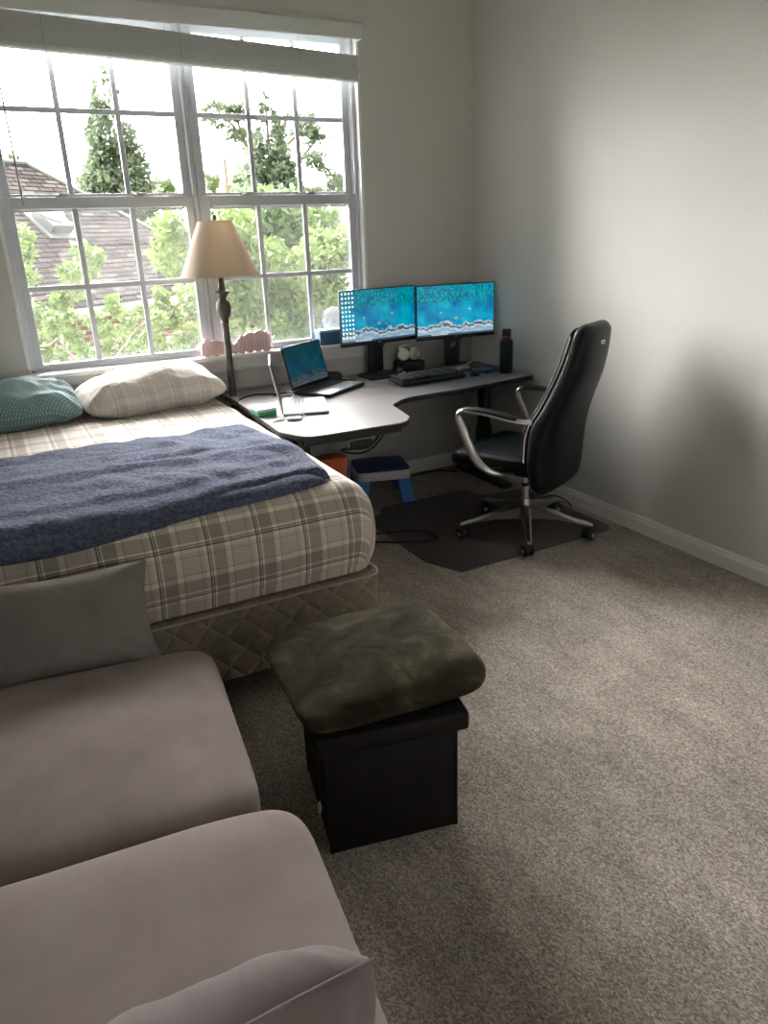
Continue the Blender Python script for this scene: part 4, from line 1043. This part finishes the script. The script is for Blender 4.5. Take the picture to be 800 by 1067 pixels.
a2,b2,c2,d2=A-e*ins+nn*ins,B+e*ins+nn*ins,Cb+e*ins-nn*ins,D-e*ins-nn*ins
for p,q in ((a2,b2),(b2,c2),(c2,d2),(d2,a2)):
    L=(q-p).length; P0=[Vector((p.x,p.y,GZ)),Vector((q.x,q.y,GZ)),Vector((q.x,q.y,.25)),Vector((p.x,p.y,.25))]
    b.add(P0,[[0,1,2,3]],Th,[[(0,0),(L,0),(L,3.25),(0,3.25)]])
b.build('wall','brick',nh,smooth=False)
b=MB(); b.add([A+dn,B+dn,Cb+dn,D+dn],[[0,1,2,3]],Th); b.build('soffit','gutter',nh,smooth=False)
b=MB()
for p,q in ((A,B),(D,A)):
    dd=(q-p).normalized(); out=dd.cross(Vector((0,0,1))); out=out if out.dot((C0-(A+Cb)/2))>0 else -out
    b.tube([p+out*.08+Vector((0,0,-.03)),q+out*.08+Vector((0,0,-.03))],.10,8,T=Th)
b.build('gutter','gutter',nh)
def housewin(s,h0,w,h):
    p=a2-e*s; c=Vector((p.x,p.y,GZ+h0)); Tm=Th@Matrix.Translation(c)@CMr
    f=MB().box((0,-.03,0),(w+.16,.08,h+.16),T=Tm).build('window','gutter',nh,smooth=False)
    MB().box((0,-.075,0),(w,.02,h),T=Tm).build('pane',M['darksteel'],f,smooth=False)
CMr=Matrix(((e.x,nn.x,0,0),(e.y,nn.y,0,0),(0,0,1,0),(0,0,0,1)))
for s in (2.6,6.6,10.2): housewin(s,1.7,1.3,1.3)
# roof vent
vc=C0-e*5.14+nn*2.06+Vector((0,0,2.06*tanp)); sl=math.atan(tanp)
VM=Th@Matrix.Translation(vc)@CMr@Matrix.Rotation(sl,4,'X')
b=MB(); b.box((0,0,.12),(.62,.62,.24),.02,2,T=VM); b.box((0,.02,.02),(.85,.95,.04),T=VM); b.build('roof_vent','vent',nh)
b=MB(); b.lathe([(0,.36),(.18,.35),(.30,.30),(.33,.26),(.32,.24),(0,.24)],28,VM@Matrix.Translation((0,.14,0))); b.build('vent_dome','gutter',nh)

wh=thing('siding_house','white siding house far off behind the trees outside the right window','house',(34,58,GZ),math.radians(-28))
b=MB(); b.box((0,0,3.7),(14,9,7.4)); b.build('wall','siding',wh,smooth=False)
b=MB(); b.add([(-7.5,-5,7.2),(7.5,-5,7.2),(7.5,5,7.2),(-7.5,5,7.2),(-7.5,0,8.9),(7.5,0,8.9)],[[0,1,5,4],[3,4,5,2],[0,4,3],[1,2,5],[0,3,2,1]]); b.build('roof','shingle',wh,smooth=False)
for x in (-4.5,-1.5,1.5,4.5):
    f=MB().box((x,-4.53,5.6),(1.0,.1,1.7)).build('window','vent',wh,smooth=False); MB().box((x,-4.59,5.6),(.8,.05,1.5)).build('pane','darksteel',f,smooth=False)
    MB().box((x,-4.53,2.4),(1.0,.1,1.7)).build('window','vent',wh,smooth=False)

# foliage
rng=np.random.default_rng(5)
def leafcloud(centers,radii,count,size,droop=.0,aspect=1.9):
    """leaves: small folded quads scattered round the given centres"""
    centers=np.array(centers,float); radii=np.array(radii,float).reshape(-1,1) if np.ndim(radii)==1 else np.array(radii,float)
    wts=(radii.mean(axis=1))**2; wts/=wts.sum(); idx=rng.choice(len(centers),count,p=wts)
    d=rng.normal(size=(count,3)); d/=np.linalg.norm(d,axis=1,keepdims=True); d*=rng.random((count,1))**.45
    P=centers[idx]+d*radii[idx]
    n=rng.normal(size=(count,3))+np.array([0,-.25,.7]); n/=np.linalg.norm(n,axis=1,keepdims=True)
    t=rng.normal(size=(count,3)); t[:,2]-=droop; t-=n*(t*n).sum(1,keepdims=True); t/=np.linalg.norm(t,axis=1,keepdims=True); b=np.cross(n,t)
    s=size*rng.uniform(.6,1.35,(count,1)); 
    v=np.stack([P-t*s*.5*aspect, P+b*s*.5-n*s*.0, P+t*s*.5*aspect-n*s*.2, P-b*s*.5],1).reshape(-1,3)
    f=np.arange(count*4).reshape(-1,4)
    return v,f
def rawmesh(name,v,f,m,parent):
    me=bpy.data.meshes.new(name); me.from_pydata(v.tolist(),[],f.tolist()); me.materials.append(M[m])
    o=bpy.data.objects.new(name,me); COL.objects.link(o); o.parent=parent; return o
def branchy(name,label,cat,base,paths,clumps,rad,count,size,lm,trunk=None,group=None):
    t=thing(name,label,cat,base,0,group); t['group']='leafy trees near the window'; B=Vector(base)
    b=MB()
    for pth in paths:
        pts=[Vector(p)-B for p in pth]; L=len(pts); b.tube(pts,[r0 for r0 in np.linspace(pth_r(pth),pth_r(pth)*.3,L)],7,smooth=1)
    b.build('branches','bark',t)
    v,f=leafcloud([np.array(c)-np.array(base) for c in clumps],rad,count,size); rawmesh('foliage',v,f,lm,t); return t
def pth_r(p): return .012 if len(p)<5 else .022
# pixel-free helper: a direction from the camera measured in the photo, put at its own distance
CAMR=Vector((0.88372264,-0.46670348,-0.03495927)); CAMU=Vector((0.19172969,0.29288087,0.93672863)); CAMF=Vector((0.42693561,0.83451103,-0.34830637))
def spot(px,py,y):
    d=CAMF+CAMR*((px-400)/777.8)-CAMU*((py-533.5)/777.8); return tuple(d*(y/d.y)+Vector((0,0,1.55)))
# tree close to the left window
Y=7.2
def S(l,y=Y): return [spot(a,b_,y+rnd.uniform(-.25,.25)) for a,b_ in l]
pathsL=[S([(95,460),(105,400),(75,372),(60,350),(70,320),(85,285),(95,260)]),S([(70,345),(45,365),(30,350)]),S([(105,400),(130,360),(150,335),(185,318),(205,305)]),
 S([(130,360),(110,335),(140,322)]),S([(70,320),(95,300),(90,275)]),S([(105,400),(60,380),(45,385)]),S([(150,335),(170,350),(200,345)])]
cl=[(40,355),(55,345),(70,330),(62,312),(80,300),(92,280),(85,262),(100,268),(70,285),(45,368),(60,370),(85,365),(110,362),(130,355),(115,345),(135,335),(150,325),(165,335),(180,330),(195,322),(200,345),(185,355),(165,360),(150,350),(205,300),(25,262),(28,285),(24,245),(55,335),(40,325),(100,335),(120,320),(190,300),(200,310),(140,365),(190,366),(165,310),(75,352)]
branchy('leafy_tree','young leafy tree with thin light green branches just outside the left window','tree',(spot(95,460,Y)[0],Y,GZ),pathsL+[[ (spot(95,460,Y)[0],Y,GZ),spot(95,460,Y)]],[spot(a+rnd.uniform(-2,2),b_,Y+rnd.uniform(-.4,.4)) for a,b_ in cl],[.10]*len(cl),4200,.034,'leaf_bright')
# dense bright tree outside the right window
Y=8.5
cl=[];
for _ in range(150):
    px=rnd.uniform(216,352); lo=275 if px<250 else (262 if px<320 else 250); py=rnd.uniform(lo,372); cl.append((px,py))
for _ in range(26): cl.append((rnd.uniform(228,262),rnd.uniform(225,285)))
for _ in range(30): cl.append((rnd.uniform(332,362),rnd.uniform(250,278)))
for _ in range(14): cl.append((rnd.uniform(140,200),rnd.uniform(222,262)) if rnd.random()<.0 else (rnd.uniform(170,196),rnd.uniform(225,275)))
pathsR=[S([(285,470),(288,400),(280,350),(270,310),(262,280),(245,250)],Y),S([(288,400),(310,350),(325,310),(340,270),(350,240)],Y),S([(280,350),(250,330),(225,320)],Y),S([(300,370),(330,350),(350,335)],Y)]
branchy('leafy_tree','dense bright green tree filling the lower right window','tree',(spot(285,470,Y)[0],Y,GZ),pathsR+[[(spot(285,470,Y)[0],Y,GZ),spot(285,470,Y)]],[spot(a,b_,Y+rnd.uniform(-.5,.9)) for a,b_ in cl],[.17]*len(cl),17000,.052,'leaf_bright')
# darker tree behind it
Y=13
cl=[(rnd.uniform(225,328),rnd.uniform(212,325)) for _ in range(120)]
branchy('leafy_tree','darker green tree behind the dense bright one','tree',(spot(285,400,Y)[0],Y,GZ),[[(spot(285,400,Y)[0],Y,GZ),spot(285,330,Y),spot(288,260,Y),spot(284,225,Y)]],[spot(a,b_,Y+rnd.uniform(-.8,1.2)) for a,b_ in cl],[.36]*len(cl),16000,.085,'leaf_mid')
# tall pointed trees
def conical(label,px,ytop,ybot,hw,Y,count,size,lm,sway=0):
    base=spot(px,ybot,Y); top=spot(px,ytop,Y); H_=top[2]-base[2]; wpx=hw*Y/777.8*1.15
    cl=[];rd=[]
    for k in range(46):
        a=(k+.5)/46; z=base[2]+H_*a; r=wpx*(1-a)**.75*(.8+.35*rnd.random()); n=max(2,int(7*(1-a)+1))
        for q in range(n):
            th=rnd.uniform(0,2*PI); cl.append((base[0]+(top[0]-base[0])*0+math.cos(th)*r*.75+sway*math.sin(a*5)*.1,Y+math.sin(th)*r*.75,z+rnd.uniform(-.1,.1))); rd.append(max(.05,r*.42))
    t=thing('pointed_tree',label,'tree',(base[0],Y,GZ),0,'tall pointed trees'); B=np.array([base[0],Y,GZ])
    MB().tube([(0,0,0),(0,0,(base[2]-GZ)),(0,0,top[2]-GZ-.1)],[.16,.12,.02],8).build('trunk','bark',t)
    v,f=leafcloud([np.array(c)-B for c in cl],np.array([[r_,r_,r_*.8] for r_ in rd]),count,size,.4); rawmesh('foliage',v,f,lm,t); return t
conical('tall pointed tree in the left window, above the shingled roof',128,62,232,34,36,20000,.12,'leaf_dark')
conical('tall pointed tree in the middle of the right window',287,88,240,31,23,18000,.085,'leaf_dark')
# airy pine with spreading boughs behind the pointed tree
Y=34
pt=thing('pine_tree','sparse spreading pine behind the pointed tree in the right window','tree',(spot(290,300,Y)[0],Y,GZ)); B=np.array([spot(290,300,Y)[0],Y,GZ]); b=MB(); cl=[]
tr0=spot(292,215,Y)
b.tube([Vector((0,0,0)),Vector(tr0)-Vector(B),Vector(spot(290,150,Y))-Vector(B),Vector(spot(300,118,Y))-Vector(B)],[.3,.25,.16,.06],8,smooth=1)
for bough in ([(290,190),(262,165),(245,130),(222,118),(214,117)],[(262,165),(252,140),(245,118),(235,112)],[(290,160),(310,140),(318,125),(300,112)],[(298,180),(320,160),(335,170),(352,190),(360,205)],[(300,200),(325,195),(345,205),(358,210)],[(300,150),(322,130),(328,150)],[(310,170),(330,145),(325,122)]):
    pts=[Vector(spot(a,b_,Y+rnd.uniform(-1,1)))-Vector(B) for a,b_ in bough]; b.tube(pts,np.linspace(.09,.02,len(pts)),6,smooth=1)
    for i in range(len(pts)-1):
        for k in range(4): 
            if i>0: cl.append(np.array(pts[i].lerp(pts[i+1],k/4))+rng.normal(size=3)*.18)
b.build('trunk','bark',pt); v,f=leafcloud(cl,np.array([[.55,.4,.16]]*len(cl)),5200,.10); rawmesh('foliage',v,f,'leaf_dark',pt)
# bushes and a row of distant crowns
for i,(px,py,rr,lab) in enumerate(((170,196,13,'pale green round crown low beside the pointed tree, left window'),(14,166,7,'small green tree top peeping over the roof ridge at the far left'),(222,190,11,'yellow green crown at the left edge of the right window'),(252,186,13,'yellow green crown next to the brick chimney post'),(322,205,12,'grey green crown low behind the right window sash'),(148,262,30,'wide green crown behind the shingled roof slope'),(345,228,14,'pale crown in front of the white siding house'),(185,262,22,'green crown behind the window mullion'))):
    Y=[38,40,33,33,44,31,46,29][i]; c=spot(px,py,Y); R_=rr*Y/777.8
    t=thing('distant_tree',lab,'tree',(c[0],Y,GZ),0,'distant tree crowns')
    MB().tube([(0,0,0),(0,0,c[2]-GZ)],[.2,.1],8).build('trunk','bark',t)
    cc=[];
    for _ in range(40): q=rng.normal(size=3); q/=np.linalg.norm(q); cc.append(q*np.array([R_,R_,R_*.9])*rnd.random()**.4+np.array([0,0,c[2]-GZ]))
    v,f=leafcloud(cc,[R_*.38]*40,3600,R_*.075); rawmesh('foliage',v,f,'leaf_far' if i not in (5,7) else 'leaf_mid',t)
# distant hedge line
cc=[];rd=[]
for i in range(120):
    px=-60+i*4.2; Y=rnd.uniform(74,82); c=spot(px,252-px*.035-rnd.uniform(-3,5),Y)
    cc.append((c[0]-20,Y-78,rnd.uniform(.5,4.6))); rd.append(rnd.uniform(1.3,2.2))
t=thing('tree_line','distant green line of trees along the horizon','trees',(20,78,GZ),kind='stuff')
v,f=leafcloud(cc,rd,11000,.42); rawmesh('foliage',v,f,'leaf_far',t)
ps=thing('chimney_pipe','thin reddish chimney post rising between the yellow green crowns','chimney',spot(237,200,30))
MB().cyl((0,0,-1.5),(0,0,.25),.22).build('stack','brick',ps); MB().cyl((0,0,.25),(0,0,1.15),.08).build('pipe','brick',ps)

# ------------------------------------------------------------------ light and camera
w=bpy.data.worlds.new('overcast'); SC.world=w; w.use_nodes=True; nt=w.node_tree; bg=nt.nodes['Background']
g=G.__new__(G); g.nt=nt; g.N=nt.nodes; g.L=nt.links; g.b=None
tc=g.tc('Generated'); z=g.sep(tc)[2]
g.L.new(g.ramp(z,[(.0,(.97,.915,.91)),(.5,(1.0,.94,.925)),(1,(1.0,.94,.93))]),bg.inputs['Color'])
# veiled sun: the cloud deck is far brighter round the hidden sun, ahead of the window
sd=Vector((-.34,.80,.50)).normalized()
dt=g.n('ShaderNodeVectorMath',{0:tc,1:tuple(sd)},operation='DOT_PRODUCT').outputs['Value']
lobe=g.math('POWER',g.math('MAXIMUM',dt,0.0),2.2)
g.L.new(g.math('ADD',g.math('MULTIPLY',lobe,SKY_GLOW),SKY_BASE),bg.inputs['Strength'])

cd=bpy.data.cameras.new('camera'); cam=bpy.data.objects.new('camera',cd); COL.objects.link(cam); SC.camera=cam
cam.matrix_world=Matrix(((CAMR.x,CAMU.x,-CAMF.x,0),(CAMR.y,CAMU.y,-CAMF.y,0),(CAMR.z,CAMU.z,-CAMF.z,1.55),(0,0,0,1)))
cd.sensor_fit='VERTICAL'; cd.sensor_height=36; cd.lens=36*777.8/1067; cd.clip_start=.05; cd.clip_end=400
SC.view_settings.view_transform='Standard'; SC.view_settings.look='None'; SC.view_settings.exposure=1.07; SC.view_settings.gamma=1
SC.view_settings.use_curve_mapping=False
SC.cycles.max_bounces=14; SC.cycles.diffuse_bounces=8; SC.cycles.transparent_max_bounces=12
